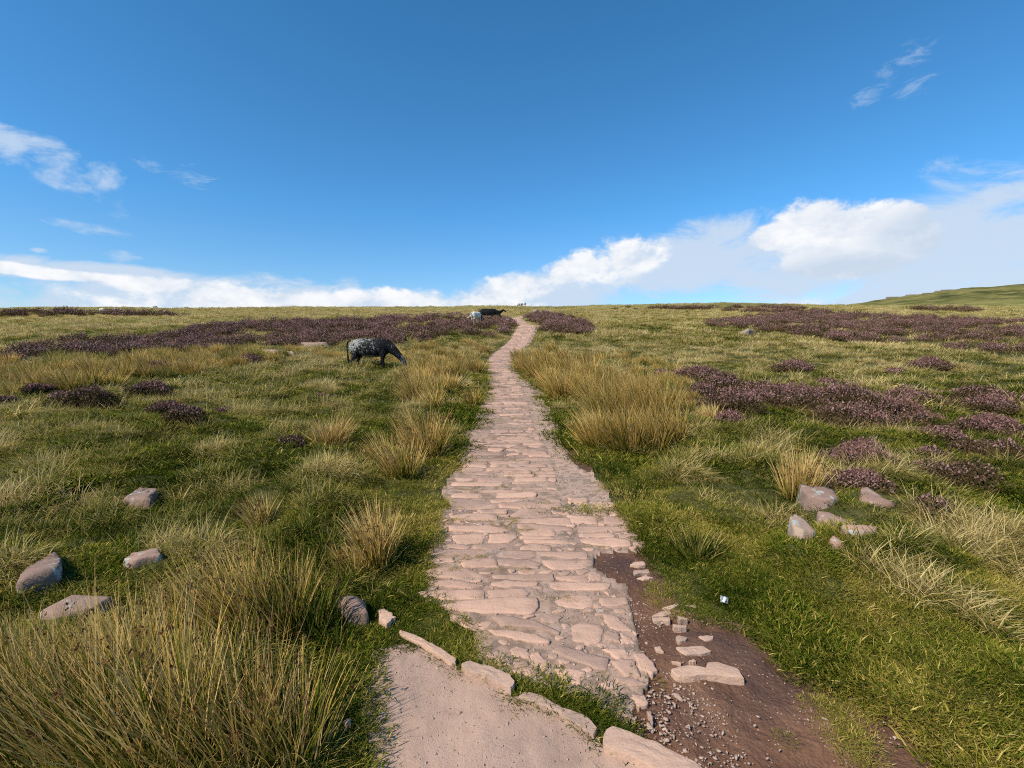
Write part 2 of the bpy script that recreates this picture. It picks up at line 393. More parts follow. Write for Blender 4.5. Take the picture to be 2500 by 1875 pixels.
# ------------------------------------------------------------------ stones
def densify(P, n, jit, closed=True):
    P = np.asarray(P, float); Q = np.vstack([P, P[:1]]); d = np.hypot(*(Q[1:] - Q[:-1]).T); s = np.concatenate([[0], np.cumsum(d)])
    t = np.linspace(0, s[-1], n, endpoint=False); out = np.stack([np.interp(t, s, Q[:, 0]), np.interp(t, s, Q[:, 1])], 1)
    for p_ in P:      # keep the traced corners
        out[np.argmin(np.hypot(*(out - p_).T))] = p_
    out = .8 * out + .1 * (np.roll(out, 1, 0) + np.roll(out, -1, 0))
    c = out.mean(0)
    nrm = out - c; L = np.hypot(*nrm.T)[:, None] + 1e-6
    w = rng.normal(0, 1, n); w = .6 * w + .25 * (np.roll(w, 1) + np.roll(w, -1))
    return out + nrm / L * (w * jit)[:, None]
def slab_geo(P, top, n=22, jit=.008, tilt=.02, rough=.005, seed=0, edge=.004, fr=(1, 1, .955, .7, .35)):
    """low flat stone with a rounded rim that follows the ground"""
    O = densify(P, n, jit); c = O.mean(0); size = np.ptp(O, 0).min()
    tx, ty = rng.normal(0, tilt, 2)
    rings = []; offs = (-.07, top - edge, top - .0008, top + .001, top + .001)
    for f, o in zip(fr, offs):
        sh = 1.0 if f == 1 else f
        Q = c + (O - c) * sh
        if f == 1 and o > 0: Q = c + (O - c) * .985
        z = zt(Q[:, 0], Q[:, 1]) * 0 + float(zt(c[0], c[1])) * .0
        zz = zbase(Q[:, 0], Q[:, 1]) + (zt(c[0], c[1]) - zbase(c[0], c[1]))
        zz = zz + o + (tx * (Q[:, 0] - c[0]) + ty * (Q[:, 1] - c[1])) * (o > 0) + (fbm(Q[:, 0] * 9 + seed, Q[:, 1] * 9, 81, 3) * rough * 2) * (o > 0)
        rings.append(np.column_stack([Q, zz]))
    zc = float(zt(c[0], c[1])) + top + .004
    Vv = np.vstack(rings + [np.array([[c[0], c[1], zc]])]); F4 = []; 
    k = len(rings)
    idx = np.arange(n); nx = (idx + 1) % n
    ccw = np.sum(O[:, 0] * np.roll(O[:, 1], -1) - np.roll(O[:, 0], -1) * O[:, 1]) > 0
    for r_ in range(k - 1):
        q = np.stack([r_ * n + idx, r_ * n + nx, (r_ + 1) * n + nx, (r_ + 1) * n + idx], 1); F4.append(q if ccw else q[:, ::-1])
    T = np.stack([(k - 1) * n + idx, (k - 1) * n + nx, np.full(n, k * n)], 1)
    if not ccw: T = T[:, ::-1]
    return Vv, np.vstack(F4), T
class Acc:
    def __init__(s): s.V = []; s.f = []; s.sz = []; s.r = []; s.n = 0
    def add(s, V_, Q_, T_, r=0.):
        s.V.append(V_); s.f += [(Q_ + s.n).ravel(), (T_ + s.n).ravel()]; s.sz += [np.full(len(Q_), 4), np.full(len(T_), 3)]
        s.r.append(np.full(len(V_), r)); s.n += len(V_)
    def mesh(s, name): return mesh_np(name, np.vstack(s.V), np.concatenate(s.f), np.concatenate(s.sz), {'r': np.concatenate(s.r)}, False)

def cropA(p): return [(1000 + x / 3.403, 1200 + y / 3.403) for x, y in p]
def cropB(p): return [(1100 + x / 3.403, 1480 + y / 3.403) for x, y in p]
def cropD(p): return [(1500 + x / 4.74, 1350 + y / 4.74) for x, y in p]
def crop5(p): return [(800 + x / 2.458, 1225 + y / 2.458) for x, y in p]
SA = """340,360 640,352 600,432 400,430|665,355 885,352 895,385 830,430 660,430|890,330 1200,315 1210,370 960,372|910,378 1190,380 1200,400 920,400
950,407 1320,412 1330,440 970,432|1410,290 1850,295 1860,325 1400,342|1400,350 1700,350 1700,382 1410,380|1740,360 1870,345 1910,365 1750,388
1400,400 1640,388 1820,405 1840,455 1700,462 1400,425|1855,415 1950,415 1958,455 1860,460|1315,200 1550,205 1565,265 1330,260|1615,215 1820,210 1830,280 1620,270
840,195 940,140 1130,140 1180,190 1100,215 860,215|730,240 1100,225 1330,225 1330,290 1000,265 740,255|330,200 480,185 720,190 730,240 380,245
170,430 340,420 510,455 480,480 180,455|530,455 640,440 830,440 840,460 700,485 550,480|915,475 1000,440 1170,455 1170,495 920,490
165,480 630,488 655,540 540,555 180,545|710,510 760,495 1030,500 1040,535 930,565 710,540|1075,505 1460,510 1480,565 1330,560 1080,530
170,560 370,555 380,595 200,600|430,605 560,565 720,560 740,635 620,640 450,635|745,565 1000,572 1100,610 1080,640 930,640 750,610
1120,575 1480,570 1500,640 1200,655 1130,610|130,670 250,640 480,645 600,710 450,735 150,710|690,700 1180,690 1190,735 900,745 700,730
1210,710 1475,695 1480,755 1350,750 1220,730|1485,690 1590,690 1590,740 1495,745|140,750 300,740 620,795 520,820 200,790|680,765 800,745 1060,765 1050,785 820,805 690,790
1105,750 1230,750 1670,765 1640,820 1240,815 1130,800|80,855 300,830 610,825 615,905 300,915 120,890|650,830 960,815 990,860 980,890 660,895
255,960 400,925 730,895 1050,895 1060,970 1000,1025 700,1020 420,1000|1140,920 1330,855 1480,860 1520,920 1510,965 1320,970|1575,890 1800,882 1825,935 1720,955 1590,945
900,270 1340,300 1345,325 1210,330 910,310|330,290 700,285 840,320 700,345 340,330|560,150 820,150 800,185 580,175|330,60 600,70 720,100 640,135 340,130|740,100 1000,90 1290,110 1300,140 1180,150 950,130 760,125
1500,150 1650,165 1640,200 1530,200|1660,165 1730,170 1740,205 1665,205|1320,60 1480,60 1480,110 1330,105|1500,90 1690,95 1700,130 1510,135|1530,940 1580,930 1590,965 1540,970|1340,190 1180,165 1190,185 1300,195"""
SB = """0,70 90,80 160,150 250,185 200,200 120,175 0,120|355,95 430,85 700,140 900,215 880,240 700,185 430,180|310,200 450,210 740,260 820,300 800,325 600,300 350,240
1010,180 1080,140 1240,160 1265,200 1240,300 1130,325 1020,280|1270,75 1340,70 1420,125 1505,215 1370,205 1290,140|1290,250 1340,222 1405,240 1395,310 1280,290|1415,240 1500,270 1525,320 1420,325
745,100 800,70 930,95 870,145 760,140|835,390 890,335 1320,445 1280,540 1200,525|1260,360 1460,362 1475,430 1400,450|1340,480 1400,458 1515,460 1575,595 1450,600
1525,410 1610,405 1720,550 1670,580 1575,540|1370,608 1500,608 1635,665 1560,680 1380,650|490,370 560,345 640,370 650,440 520,430|660,410 720,390 810,490 780,545 680,490
860,545 920,515 1120,550 1110,610 1060,670 940,620|1510,745 1610,740 1635,810 1560,860|1410,900 1470,865 1545,950 1460,940|1630,900 1665,885 1680,970|530,540 620,510 720,560 710,600 560,570|360,440 480,420 500,500 400,490"""
SD = """175,150 240,115 340,110 370,150 280,160|220,210 400,200 410,240 300,245 230,265|260,300 360,265 450,290 340,315|420,740 530,680 600,665 680,700 560,735
430,755 640,745 645,790 460,795|550,640 740,590 745,620 640,660|820,620 940,605 950,645|725,740 860,780 740,785|680,840 840,855 830,875 690,880|710,990 750,965 850,995 830,1030 740,1040
975,985 1150,975 1140,1020 1040,1040|460,1100 530,1090 575,1160 480,1140|715,1100 860,1095 1020,1080 1130,1145 1000,1180 840,1190 750,1150|660,1260 780,1275 770,1300 670,1290|860,1255 930,1240 935,1270 870,1275"""
def parse(s): return [[tuple(map(float, q.split(','))) for q in p.split()] for p in s.replace('\n', '|').split('|') if p.strip()]
for i, p in enumerate([cropA(p) for p in parse(SA)] + [cropB(p) for p in parse(SB)]):
    W = G(p); W = W.mean(0) + (W - W.mean(0)) * 1.05; a = Acc(); a.add(*slab_geo(W, rng.uniform(.003, .009), 40, .006, .014, .005, i * 3.1))
    link('paving_stone', a.mesh('paving_stone'), M['slab'], path)

fill = Acc(); used = [G(p) for p in [cropA(q) for q in parse(SA)] + [cropB(q) for q in parse(SB)]]; cents = [(w.mean(0), np.ptp(w, 0).max() / 2) for w in used]; small = []
for _ in range(3000):
    if len(small) > 170: break
    x, y = rng.uniform(-.75, 1.2), rng.uniform(2.0, float(Y0)); r_ = rng.uniform(.025, .07)
    X_, Y_ = np.array([x - r_, x, x + r_, x]), np.array([y, y - r_ * .6, y, y + r_ * .6])
    if not inw('path', X_, Y_).all() or inw('gravel', X_, Y_).any() or inw('strip', X_, Y_).any(): continue
    if any(pip(w, X_, Y_).any() for w, (c_, e_) in zip(used, cents) if abs(x - c_[0]) < e_ + .1 and abs(y - c_[1]) < e_ + .1) or any(math.hypot(x - a, y - b) < r_ + c_ for a, b, c_ in small): continue
    small.append((x, y, r_)); th_ = np.sort(rng.uniform(0, 2 * math.pi, 7)); P_ = np.column_stack([x + np.cos(th_) * r_ * rng.uniform(.8, 1.2), y + np.sin(th_) * r_ * rng.uniform(.5, .8)])
    if np.ptp(P_, 0).min() < .02: continue
    fill.add(*slab_geo(P_, rng.uniform(.002, .009), 14, .002, .03, .003, x * 9, .003), r=rng.random())
link('small_paving', fill.mesh('small_paving'), M['slab'], path)['kind'] = 'stuff'
# rows of set stones further up the path
acc = Acc(); y = gL[0, 1] + .02; row = 0
while y < 100:
    th = rng.uniform(.085, .17) if y < 14 else rng.uniform(.14, .26) if y < 30 else rng.uniform(.3, .5)
    xl, xs = float(EL(y)) + rng.uniform(.0, .07), float(ES(y)) - rng.uniform(0, .06)
    if y > 18: xs = float(ER(y)) - rng.uniform(.02, .2)
    x = xl
    skew = rng.normal(0, .03)
    while x < xs - .08:
        w = rng.uniform(.2, .62) * (1 if y < 30 else 1.5); w = min(w, xs - x)
        gp = fbm(x * 1.3, y * 1.3, 91, 2)
        keep = rng.random() > .08 and not (gp > .2) and not (7.0 < y < 7.9 and x < xl + .5)
        if keep and w > .07:
            gpx = rng.uniform(.008, .028); e = rng.uniform(-.02, .02, 8)
            sy = skew * (x - xl)
            P = [(x + gpx, y + sy + e[0]), (x + w * .5, y + sy + e[1]), (x + w - gpx, y + sy + e[2]), (x + w - gpx * .5 + e[3] * .5, y + sy + th * .5), (x + w - gpx, y + sy + th - .018 + e[4] * .6), (x + w * .5, y + sy + th - .018 + e[5] * .5), (x + gpx, y + sy + th - .018 + e[6] * .6), (x + gpx * .6 + e[7] * .5, y + sy + th * .5)]
            acc.add(*slab_geo(P, rng.uniform(-.003, .009) if y < 30 else rng.uniform(.01, .03), 22 if y < 14 else 12, .006, .02, .006, row), r=rng.random())
        x += w
    y += th; row += 1
tag(link('paving', acc.mesh('paving'), M['slab'], path), kind='stuff')

# rocks with height, traced outline
ROCKS = []
def flat_stone(name, P, top, mat, label, cat='kerb stone', group=None, n=46, jit=.006, edge=.008, rough=.006, tilt=.01):
    W = G(P); c = W.mean(0); ROCKS.append((W, c)); a = Acc(); v_, q_, t_ = slab_geo(W, top, n, jit, tilt, rough, rng.uniform(0, 50), edge, (1.02, 1, .965, .72, .38))
    org = np.array([c[0], c[1], float(zt(c[0], c[1]))]); a.add(v_ - org, q_, t_); me = a.mesh(name); me.polygons.foreach_set('use_smooth', np.zeros(len(me.polygons), bool))
    o = link(name, me, mat); o.location = org; return tag(o, label, cat, group)
def rock(name, P, h, mat, label, cat='rock', group=None, profile=2.4, squash=1, n=24, lean=(0, 0), rough=.19, sink=.06, dome=None):
    W = G(P); 
    cy = W[:, 1].min(); W[:, 1] = cy + (W[:, 1] - cy) * squash
    O = densify(W, n, np.ptp(W, 0).min() * .02); c = O.mean(0); size = np.ptp(O, 0).min()
    z0 = float(zt(c[0], c[1]))
    fr = [1.02, 1.0, .97, .90, .86, .6, .3]; hf = [0, .25, .72, .95, 1.0, 1.03, 1.05]; s0 = rng.uniform(0, 100)
    ta, tb = (rng.normal(0, .2), rng.uniform(.15, .45)) if dome is None else (0, 0)
    rings = []
    for k, (f, hh_) in enumerate(zip(fr, hf)):
        Q = c + (O - c) * f
        if k == 0: z = np.full(n, z0 - sink)
        else:
            pl = 1 + ta * (Q[:, 0] - c[0]) / size + tb * (Q[:, 1] - c[1]) / size + fbm(Q[:, 0] / size * 2.5 + s0, Q[:, 1] / size * 2.5, 5, 4) * rough * 3
            if dome: pl = pl * (1 - dome * f ** 2)
            z = z0 + h * hh_ * np.maximum(pl, .25)
            Q = Q + np.column_stack([fbm(Q[:, 0] / size * 6 + k * 1.5 + s0, Q[:, 1] / size * 6, 15, 3), fbm(Q[:, 0] / size * 6, Q[:, 1] / size * 6 + k * 1.5 + s0, 16, 3)]) * size * .08
        rings.append(np.column_stack([Q, z]))
    top = np.array([[c[0], c[1], rings[-1][:, 2].mean()]])
    Vv = np.vstack(rings + [top]); idx = np.arange(n); nx = (idx + 1) % n; k = len(rings)
    ccw = np.sum(O[:, 0] * np.roll(O[:, 1], -1) - np.roll(O[:, 0], -1) * O[:, 1]) > 0
    Q4 = np.vstack([np.stack([r_ * n + idx, r_ * n + nx, (r_ + 1) * n + nx, (r_ + 1) * n + idx], 1) for r_ in range(k - 1)])
    T = np.stack([(k - 1) * n + idx, (k - 1) * n + nx, np.full(n, k * n)], 1)
    if not ccw: Q4 = Q4[:, ::-1]; T = T[:, ::-1]
    org = np.array([c[0], c[1], z0]); 
    me = mesh_np(name, Vv - org, np.concatenate([Q4.ravel(), T.ravel()]), np.concatenate([np.full(len(Q4), 4), np.full(len(T), 3)]), {'r': np.zeros(len(Vv))}, False)
    o = link(name, me, mat); o.location = org
    ROCKS.append((O, c))
    return tag(o, label, cat, group)
def cr(x0, y0, s): return lambda p: [(x0 + x / s, y0 + y / s) for x, y in p]
c7 = cr(1900, 1200, 7.373); c4 = cr(0, 1225, 2.458); c1 = cr(0, 650, 2.458); c8 = cr(650, 750, 5.53)
pp = lambda s: parse(s)[0]
gk = 'kerb slabs along the gravel'
flat_stone('kerb_stone', crop5(pp('430,785 500,800 640,870 770,955 770,985 740,985 560,870 440,815')), .018, M['kerb'], 'long narrow kerb slab with grass along both of its upper ends, farthest from the camera', 'kerb stone', gk)
flat_stone('kerb_stone', cropB(pp('90,530 160,508 500,625 545,690 495,745 250,630 130,600')), .036, M['kerb'], 'thick kerb slab with a broken dark right end, above the gravel patch', 'kerb stone', gk)
flat_stone('kerb_stone', cropB(pp('560,790 600,745 700,760 960,880 1160,960 1225,1040 1195,1110 1060,1020 860,900')), .020, M['kerb'], 'thin curved kerb slab below the bright green grass strip', 'kerb stone', gk)
flat_stone('kerb_stone', cropB(pp('1255,1130 1330,1035 1490,1100 1800,1240 2050,1360 2150,1450 1900,1480 1650,1380 1270,1200')), .034, M['kerb'], 'largest pale kerb slab at the bottom edge of the photo', 'kerb stone', gk)
flat_stone('kerb_stone', crop5(pp('305,680 340,675 415,730 350,775 310,740')), .035, M['kerb'], 'small square kerb slab just right of the round boulder', 'kerb stone', gk)
rock('boulder', crop5(pp('60,625 180,600 240,640 245,740 130,745')), .10, M['rock'], 'rounded grey boulder in the grass left of the kerb slabs', 'boulder', None, 3, .72, rough=.14, dome=.3)
rock('rock', c7(pp('290,290 440,350 800,350 980,440 1060,600 900,650 650,600 440,510')), 0.09, M['rock'], 'grey mauve slab with white bands below the spiky rush clump', 'rock', 'loose rocks in the right hand grass', 3, .95)
rock('rock', c7(pp('640,640 780,640 1000,760 1330,840 1430,890 1350,960 1000,900 700,800')), 0.055, M['rock'], 'long low grey slab in the middle of the rock cluster', 'rock', 'loose rocks in the right hand grass', 4, .95)
rock('rock', c7(pp('150,900 240,760 420,830 600,950 680,1080 440,1140 260,1080')), 0.10, M['rock_pale'], 'upright rock with pale lichen and an orange right edge', 'rock', 'loose rocks in the right hand grass', 2.2, .95)
rock('rock', c7(pp('1420,280 1520,220 1700,350 1950,520 2130,570 1650,610 1420,460')), 0.08, M['rock_pink'], 'smooth salmon pink slab behind the other loose rocks', 'rock', 'loose rocks in the right hand grass', 4, .95, rough=.05)
rock('rock', c7(pp('1080,1120 1500,1110 1780,1140 1740,1210 1400,1230')), 0.045, M['rock_pink'], 'flat thin brownish slab under a fallen straw stem', 'rock', 'loose rocks in the right hand grass', 5, .95, rough=.05)
rock('rock', c7(pp('890,1300 970,1230 1180,1370 1000,1390')), 0.05, M['rock_pink'], 'smallest orange rock, lowest of the right hand cluster', 'rock', 'loose rocks in the right hand grass', 3, .95)
rock('rock', c4(pp('100,680 160,590 360,445 395,500 385,590 200,650')), 0.065, M['rock'], 'pointed pink grey rock at the left edge behind the tall rushes', 'rock', 'loose rocks in the left hand grass', 2, .95)
rock('rock', c4(pp('240,800 450,690 700,690 560,780 330,830')), 0.035, M['rock'], 'low slab half hidden by the tall front rush stems', 'rock', 'loose rocks in the left hand grass', 4, .95)
rock('rock', c4(pp('750,460 800,420 970,395 985,440 800,485')), 0.044, M['rock'], 'narrow grey slab between the two big left rush clumps', 'rock', 'loose rocks in the left hand grass', 4, .95)
rock('rock', c1(pp('740,1440 850,1370 960,1380 910,1450')), 0.050, M['rock'], 'flat grey rock alone in the green tussocks on the left', 'rock', 'loose rocks in the left hand grass', 3, .95)
rock('rock', c1(pp('480,1390 560,1360 620,1360 560,1400')), 0.022, M['rock_pink'], 'little brown flat stone sunk in turf, far left', 'rock', 'loose rocks in the left hand grass', 4, .95)
rock('rock', c8(pp('520,520 560,440 620,430 720,465 860,530 860,560 540,560')), .26, M['rock'], 'layered pale outcrop at the lower edge of the heather, left of the cow', 'rock', 'outcrops left of the grazing cow', 2.5, .5, rough=.1)
rock('rock', c8(pp('215,620 260,580 380,560 425,620 390,670 250,660')), .20, M['rock_pale'], 'smaller whitish outcrop, left of the layered one', 'rock', 'outcrops left of the grazing cow', 2.5, .5, rough=.1)
rock('boulder', [(1806, 822), (1812, 812), (1826, 812), (1827, 822)], .45, M['rock_pale'], 'single whitish boulder at the edge of the right heather bank', 'boulder', None, 2, .5, dome=.5)
rock('boulder', [(1299, 764), (1301, 758), (1308, 757), (1311, 764)], .7, M['rock'], 'dull brown boulder just below the skyline right of the path', 'boulder', None, 2, .3, dome=.5)
rock('stone', c4(pp('2062,1365 2090,1340 2115,1360 2108,1390 2070,1390')), .035, M['rock_pink'], 'tiny pale pebble alone on the turf left of the gravel', 'stone', None, 2.2, .7)
for i, p in enumerate(parse(SD)):
    lab = 'worn flat pink stone sunk in the dark mud'
    flat_stone('mud_stone', cropD(p), .003, M['kerb'], lab, 'stone', 'flat stones in the mud', 22, .0028, .004, .003)
flat_stone('mud_stone', cropD(pp('625,1385 850,1350 1050,1365 1075,1305 1190,1310 1420,1380 1515,1500 1290,1480 1070,1455 900,1480 700,1450')), .018, M['kerb'], 'largest long flat stone in the dark mud, with a stepped top edge', 'stone', None)
# crags on the far right hill
for i in range(9):
    u = 2190 + i * 34 + rng.uniform(-6, 6); x = (u - CU) / F * 395
    z = float(zt(x, 400)); w = rng.uniform(4, 9); hh = rng.uniform(.15, .6)
    th = np.linspace(0, 2 * math.pi, 10, endpoint=False)
    P = [(math.cos(a) * w * rng.uniform(.7, 1.1), math.sin(a) * 2 * rng.uniform(.7, 1.1)) for a in th]
    Vv = [(a, b, -1) for a, b in P] + [(a * .9, b * .9, hh * rng.uniform(.4, .8)) for a, b in P] + [(a * .5, b * .5, hh * rng.uniform(.8, 1.1)) for a, b in P] + [(0, 0, hh)]
    fs = [[r_ * 10 + k, r_ * 10 + (k + 1) % 10, (r_ + 1) * 10 + (k + 1) % 10, (r_ + 1) * 10 + k] for r_ in range(2) for k in range(10)]
    tr = [[20 + k, 20 + (k + 1) % 10, 30] for k in range(10)]
    me = mesh_np('crag', Vv, np.concatenate([np.ravel(fs), np.ravel(tr)]), [4] * 20 + [3] * 10, {'r': np.zeros(31)})
    o = link('crag', me, M['crag']); o.location = (x, 398 + rng.uniform(-4, 4), z)
    tag(o, 'small dark crag on the crest of the far right hill', 'crag', 'crags on the far right hill')

# ------------------------------------------------------------------ blades
def blades(n, base_r, L, lean0, lean1, bend, width, wind=(0, 0), segs=3, cdry=(.2, .2), square=False, r_pow=.6, hmax=None, flat=1.0):
    """returns V, quads attrs. lean0..lean1 = start tilt (rad) growing outward, bend = extra curl"""
    a = rng.uniform(0, 2 * math.pi, n); rr = base_r * rng.random(n) ** r_pow
    bx, by = rr * np.cos(a), rr * np.sin(a)
    Ln = rng.uniform(L[0], L[1], n) * (1 - .25 * (rr / max(base_r, 1e-6)))
    da = a + rng.normal(0, .7, n)
    tl = rng.uniform(lean0, lean1, n) * (.35 + .65 * rr / max(base_r, 1e-6))
    dx = np.cos(da) * np.sin(tl) + wind[0] * rng.uniform(.5, 1.3, n); dy = np.sin(da) * np.sin(tl) + wind[1] * rng.uniform(.5, 1.3, n)
    hd = np.hypot(dx, dy); th = np.arcsin(np.clip(hd, 0, .97)); hx, hy = dx / (hd + 1e-6), dy / (hd + 1e-6)
    bd = bend * rng.uniform(.3, 1.6, n)
    px, py, pz = bx.copy(), by.copy(), np.zeros(n) - .01
    wd = rng.uniform(0, math.pi, n); wx, wy = np.cos(wd), np.sin(wd)
    w = width * rng.uniform(.6, 1.4, n)
    c = np.clip(rng.normal(cdry[0], cdry[1], n), -.2, 1)
    Vs, cs, hs = [], [], []
    for k in range(segs + 1):
        t_ = k / segs; ww = w * (1 - t_ ** 2.2) * .5 + (0.0 if k < segs else w * .04)
        Vs.append(np.stack([px - wx * ww, py - wy * ww, pz], 1)); Vs.append(np.stack([px + wx * ww, py + wy * ww, pz], 1))
        cs += [c, c]; hs += [np.full(n, t_)] * 2
        if k < segs:
            ang_ = th + bd * (t_ + .5 / segs); st = Ln / segs
            px = px + hx * np.sin(ang_) * st; py = py + hy * np.sin(ang_) * st; pz = pz + np.cos(ang_) * st
    Vv = np.vstack(Vs); i = np.arange(n); Q = []
    for k in range(segs):
        b = 2 * k * n; Q.append(np.stack([b + i, b + n + i, b + 3 * n + i, b + 2 * n + i], 1))
    tips = np.stack([px, py, pz], 1)
    return Vv, np.vstack(Q), np.concatenate(cs), np.concatenate(hs), tips
def bmesh_(name, parts):
    Vv, Q, c, h = [], [], [], []; n = 0
    for p in parts: Vv.append(p[0]); Q.append(p[1] + n); c.append(p[2]); h.append(p[3]); n += len(p[0])
    Q = np.vstack(Q); return mesh_np(name, np.vstack(Vv), Q.ravel(), np.full(len(Q), 4), {'c': np.concatenate(c), 'h': np.concatenate(h)})

PROTO = {}
def proto(key, makers, mat):
    col = bpy.data.collections.new('sources_' + key)
    for i, mk in enumerate(makers):
        me = mk(i); me.materials.append(mat); o = bpy.data.objects.new('%s_source%02d' % (key, i), me); col.objects.link(o)
    PROTO[key] = col
wnd = (.28, -.06)
proto('tuft', [lambda i: bmesh_('tuft', [blades(100, .11, (.06, .17), .3, 1.2, 1.5, .0045, wnd, 4, (.16, .16)), blades(20, .08, (.13, .27), .3, 1.0, 1.3, .0038, wnd, 4, (.62, .2))]) for _ in range(5)], M['grass'])
proto('tuftm', [lambda i: bmesh_('tuftm', [blades(80, .18, (.10, .23), .3, 1.2, 1.4, .011, wnd, 3, (.17, .15)), blades(20, .14, (.18, .32), .3, 1.0, 1.2, .009, wnd, 3, (.62, .2))]) for _ in range(5)], M['grass'])
proto('turf', [lambda i: bmesh_('turf', [blades(95, .12, (.018, .055), .5, 1.35, .9, .0042, (.1, 0), 2, (.18, .14), r_pow=.5), blades(12, .12, (.025, .06), .5, 1.3, .8, .0035, (.1, 0), 2, (.48, .2), r_pow=.5)]) for _ in range(4)], M['turf'])
proto('turfm', [lambda i: bmesh_('turfm', [blades(130, .26, (.035, .08), .4, 1.3, .9, .010, (.1, 0), 2, (.18, .14), r_pow=.5), blades(10, .24, (.05, .1), .5, 1.3, .8, .008, (.1, 0), 2, (.65, .2), r_pow=.5)]) for _ in range(4)], M['turf'])
proto('far', [lambda i: bmesh_('far', [blades(85, .55, (.18, .42), .2, .8, .8, .03, (.2, -.05), 2, (.32, .22), r_pow=.5)]) for _ in range(5)], M['far'])
proto('vfar', [lambda i: bmesh_('vfar', [blades(60, 1.3, (.25, .5), .2, .7, .5, .09, (.2, -.05), 1, (.36, .25), r_pow=.5)]) for _ in range(4)], M['far'])

def scatter(name, key, P, rotz, tilt, scale, dry, label, cat='grass'):
    """one uncountable mass: points carrying rotation, size and dryness, filled by geometry nodes"""
    n = len(P); me = bpy.data.meshes.new(name); me.vertices.add(n); me.vertices.foreach_set('co', np.asarray(P, np.float32).ravel())
    rot = np.column_stack([tilt[:, 0], tilt[:, 1], rotz]).astype(np.float32)
    a = me.attributes.new('rot', 'FLOAT_VECTOR', 'POINT'); a.data.foreach_set('vector', rot.ravel())
    a = me.attributes.new('size', 'FLOAT', 'POINT'); a.data.foreach_set('value', np.asarray(scale, np.float32))
    a = me.attributes.new('dry', 'FLOAT', 'POINT'); a.data.foreach_set('value', np.asarray(dry, np.float32))
    a = me.attributes.new('pick', 'INT', 'POINT'); a.data.foreach_set('value', rng.integers(0, 50, n).astype(np.int32))
    o = link(name, me)
    ng = bpy.data.node_groups.new('fill_' + name, 'GeometryNodeTree')
    ng.interface.new_socket('Geometry', in_out='INPUT', socket_type='NodeSocketGeometry'); ng.interface.new_socket('Geometry', in_out='OUTPUT', socket_type='NodeSocketGeometry')
    N = ng.nodes; L_ = ng.links
    gi, go = N.new('NodeGroupInput'), N.new('NodeGroupOutput')
    ci = N.new('GeometryNodeCollectionInfo'); ci.inputs[0].default_value = PROTO[key]; ci.inputs['Separate Children'].default_value = True; ci.inputs['Reset Children'].default_value = True
    ip = N.new('GeometryNodeInstanceOnPoints'); ip.inputs['Pick Instance'].default_value = True
    def na_(nm, ty):
        q = N.new('GeometryNodeInputNamedAttribute'); q.data_type = ty; q.inputs[0].default_value = nm; return [s for s in q.outputs if s.enabled and s.name == 'Attribute'][0]
    e = N.new('FunctionNodeEulerToRotation'); L_.new(na_('rot', 'FLOAT_VECTOR'), e.inputs[0])
    L_.new(gi.outputs[0], ip.inputs['Points']); L_.new(ci.outputs[0], ip.inputs['Instance']); L_.new(na_('pick', 'INT'), ip.inputs['Instance Index'])
    L_.new(e.outputs[0], ip.inputs['Rotation']); L_.new(na_('size', 'FLOAT'), ip.inputs['Scale']); L_.new(ip.outputs[0], go.inputs[0])
    md = o.modifiers.new('fill', 'NODES'); md.node_group = ng
    return tag(o, label, cat, kind='stuff')

# ------------------------------------------------------------------ where things grow (outlines traced in the photograph)
H_LEFT = [(-400, 905), (0, 868), (190, 832), (330, 836), (455, 818), (500, 802), (620, 792), (740, 787), (800, 786), (1000, 779), (1130, 778), (1240, 783), (1263, 800), (1245, 820), (1195, 832), (1150, 824), (1095, 815), (1060, 835), (980, 845),
          (900, 836), (860, 832), (800, 845), (730, 852), (640, 852), (560, 862), (430, 868), (230, 880), (120, 885), (0, 897), (-400, 940)]
H_MID = [(1268, 775), (1330, 770), (1400, 778), (1440, 800), (1440, 822), (1380, 822), (1325, 812), (1312, 795)]
H_RIGHT = [(1725, 796), (1760, 780), (1850, 772), (2000, 768), (2200, 778), (2500, 788), (2900, 800), (2900, 930), (2500, 876), (2350, 862), (2200, 846), (2080, 842), (2000, 834), (1920, 820), (1840, 818), (1790, 806)]
SHORT_L = [(1186, 905), (1150, 925), (1120, 960), (1095, 1040), (1050, 1110), (1010, 1160), (990, 1250), (960, 1350), (905, 1440), (880, 1500), (820, 1600), (800, 1700), (820, 1875), (780, 2300), (1300, 2300), (1300, 1500), (1180, 1300), (1180, 1000)]
SHORT_R = [(1250, 895), (1262, 925), (1300, 935), (1340, 985), (1420, 1080), (1480, 1110), (1560, 1120), (1650, 1150), (1740, 1240), (1800, 1330), (1900, 1400), (2050, 1440), (2200, 1500), (2350, 1570), (2500, 1650), (2800, 1800), (2800, 2300), (1500, 2300), (1350, 1300), (1300, 1100)]
RIDGE_STRAW = [(-800, 750), (1230, 745), (1230, 778), (1000, 778), (700, 786), (450, 800), (0, 820), (-800, 840)]
def veg(P):
    u, v = project(P[:, 0], P[:, 1], zbase(P[:, 0], P[:, 1]))
    d = np.maximum(P[:, 1], 1)
    ju = u + F / d * 1.1 * fbm(P[:, 0] * .9, P[:, 1] * .9, 101, 3); jv = v + np.minimum(F * 1.6 / d ** 2, 30) * 2.2 * fbm(P[:, 0] * .7, P[:, 1] * .7, 107, 3)
    return u, v, ju, jv
def sample(n, r0, r1, power, amax=60):
    """n points in a fan in front of the camera, density falling as r**-power"""
    k = 2 - power; q = rng.random(n)
    r = (r0 ** k + q * (r1 ** k - r0 ** k)) ** (1 / k) if abs(k) > 1e-6 else r0 * (r1 / r0) ** q
    a = rng.uniform(-R(amax), R(amax), n); return np.column_stack([r * np.sin(a), r * np.cos(a)])
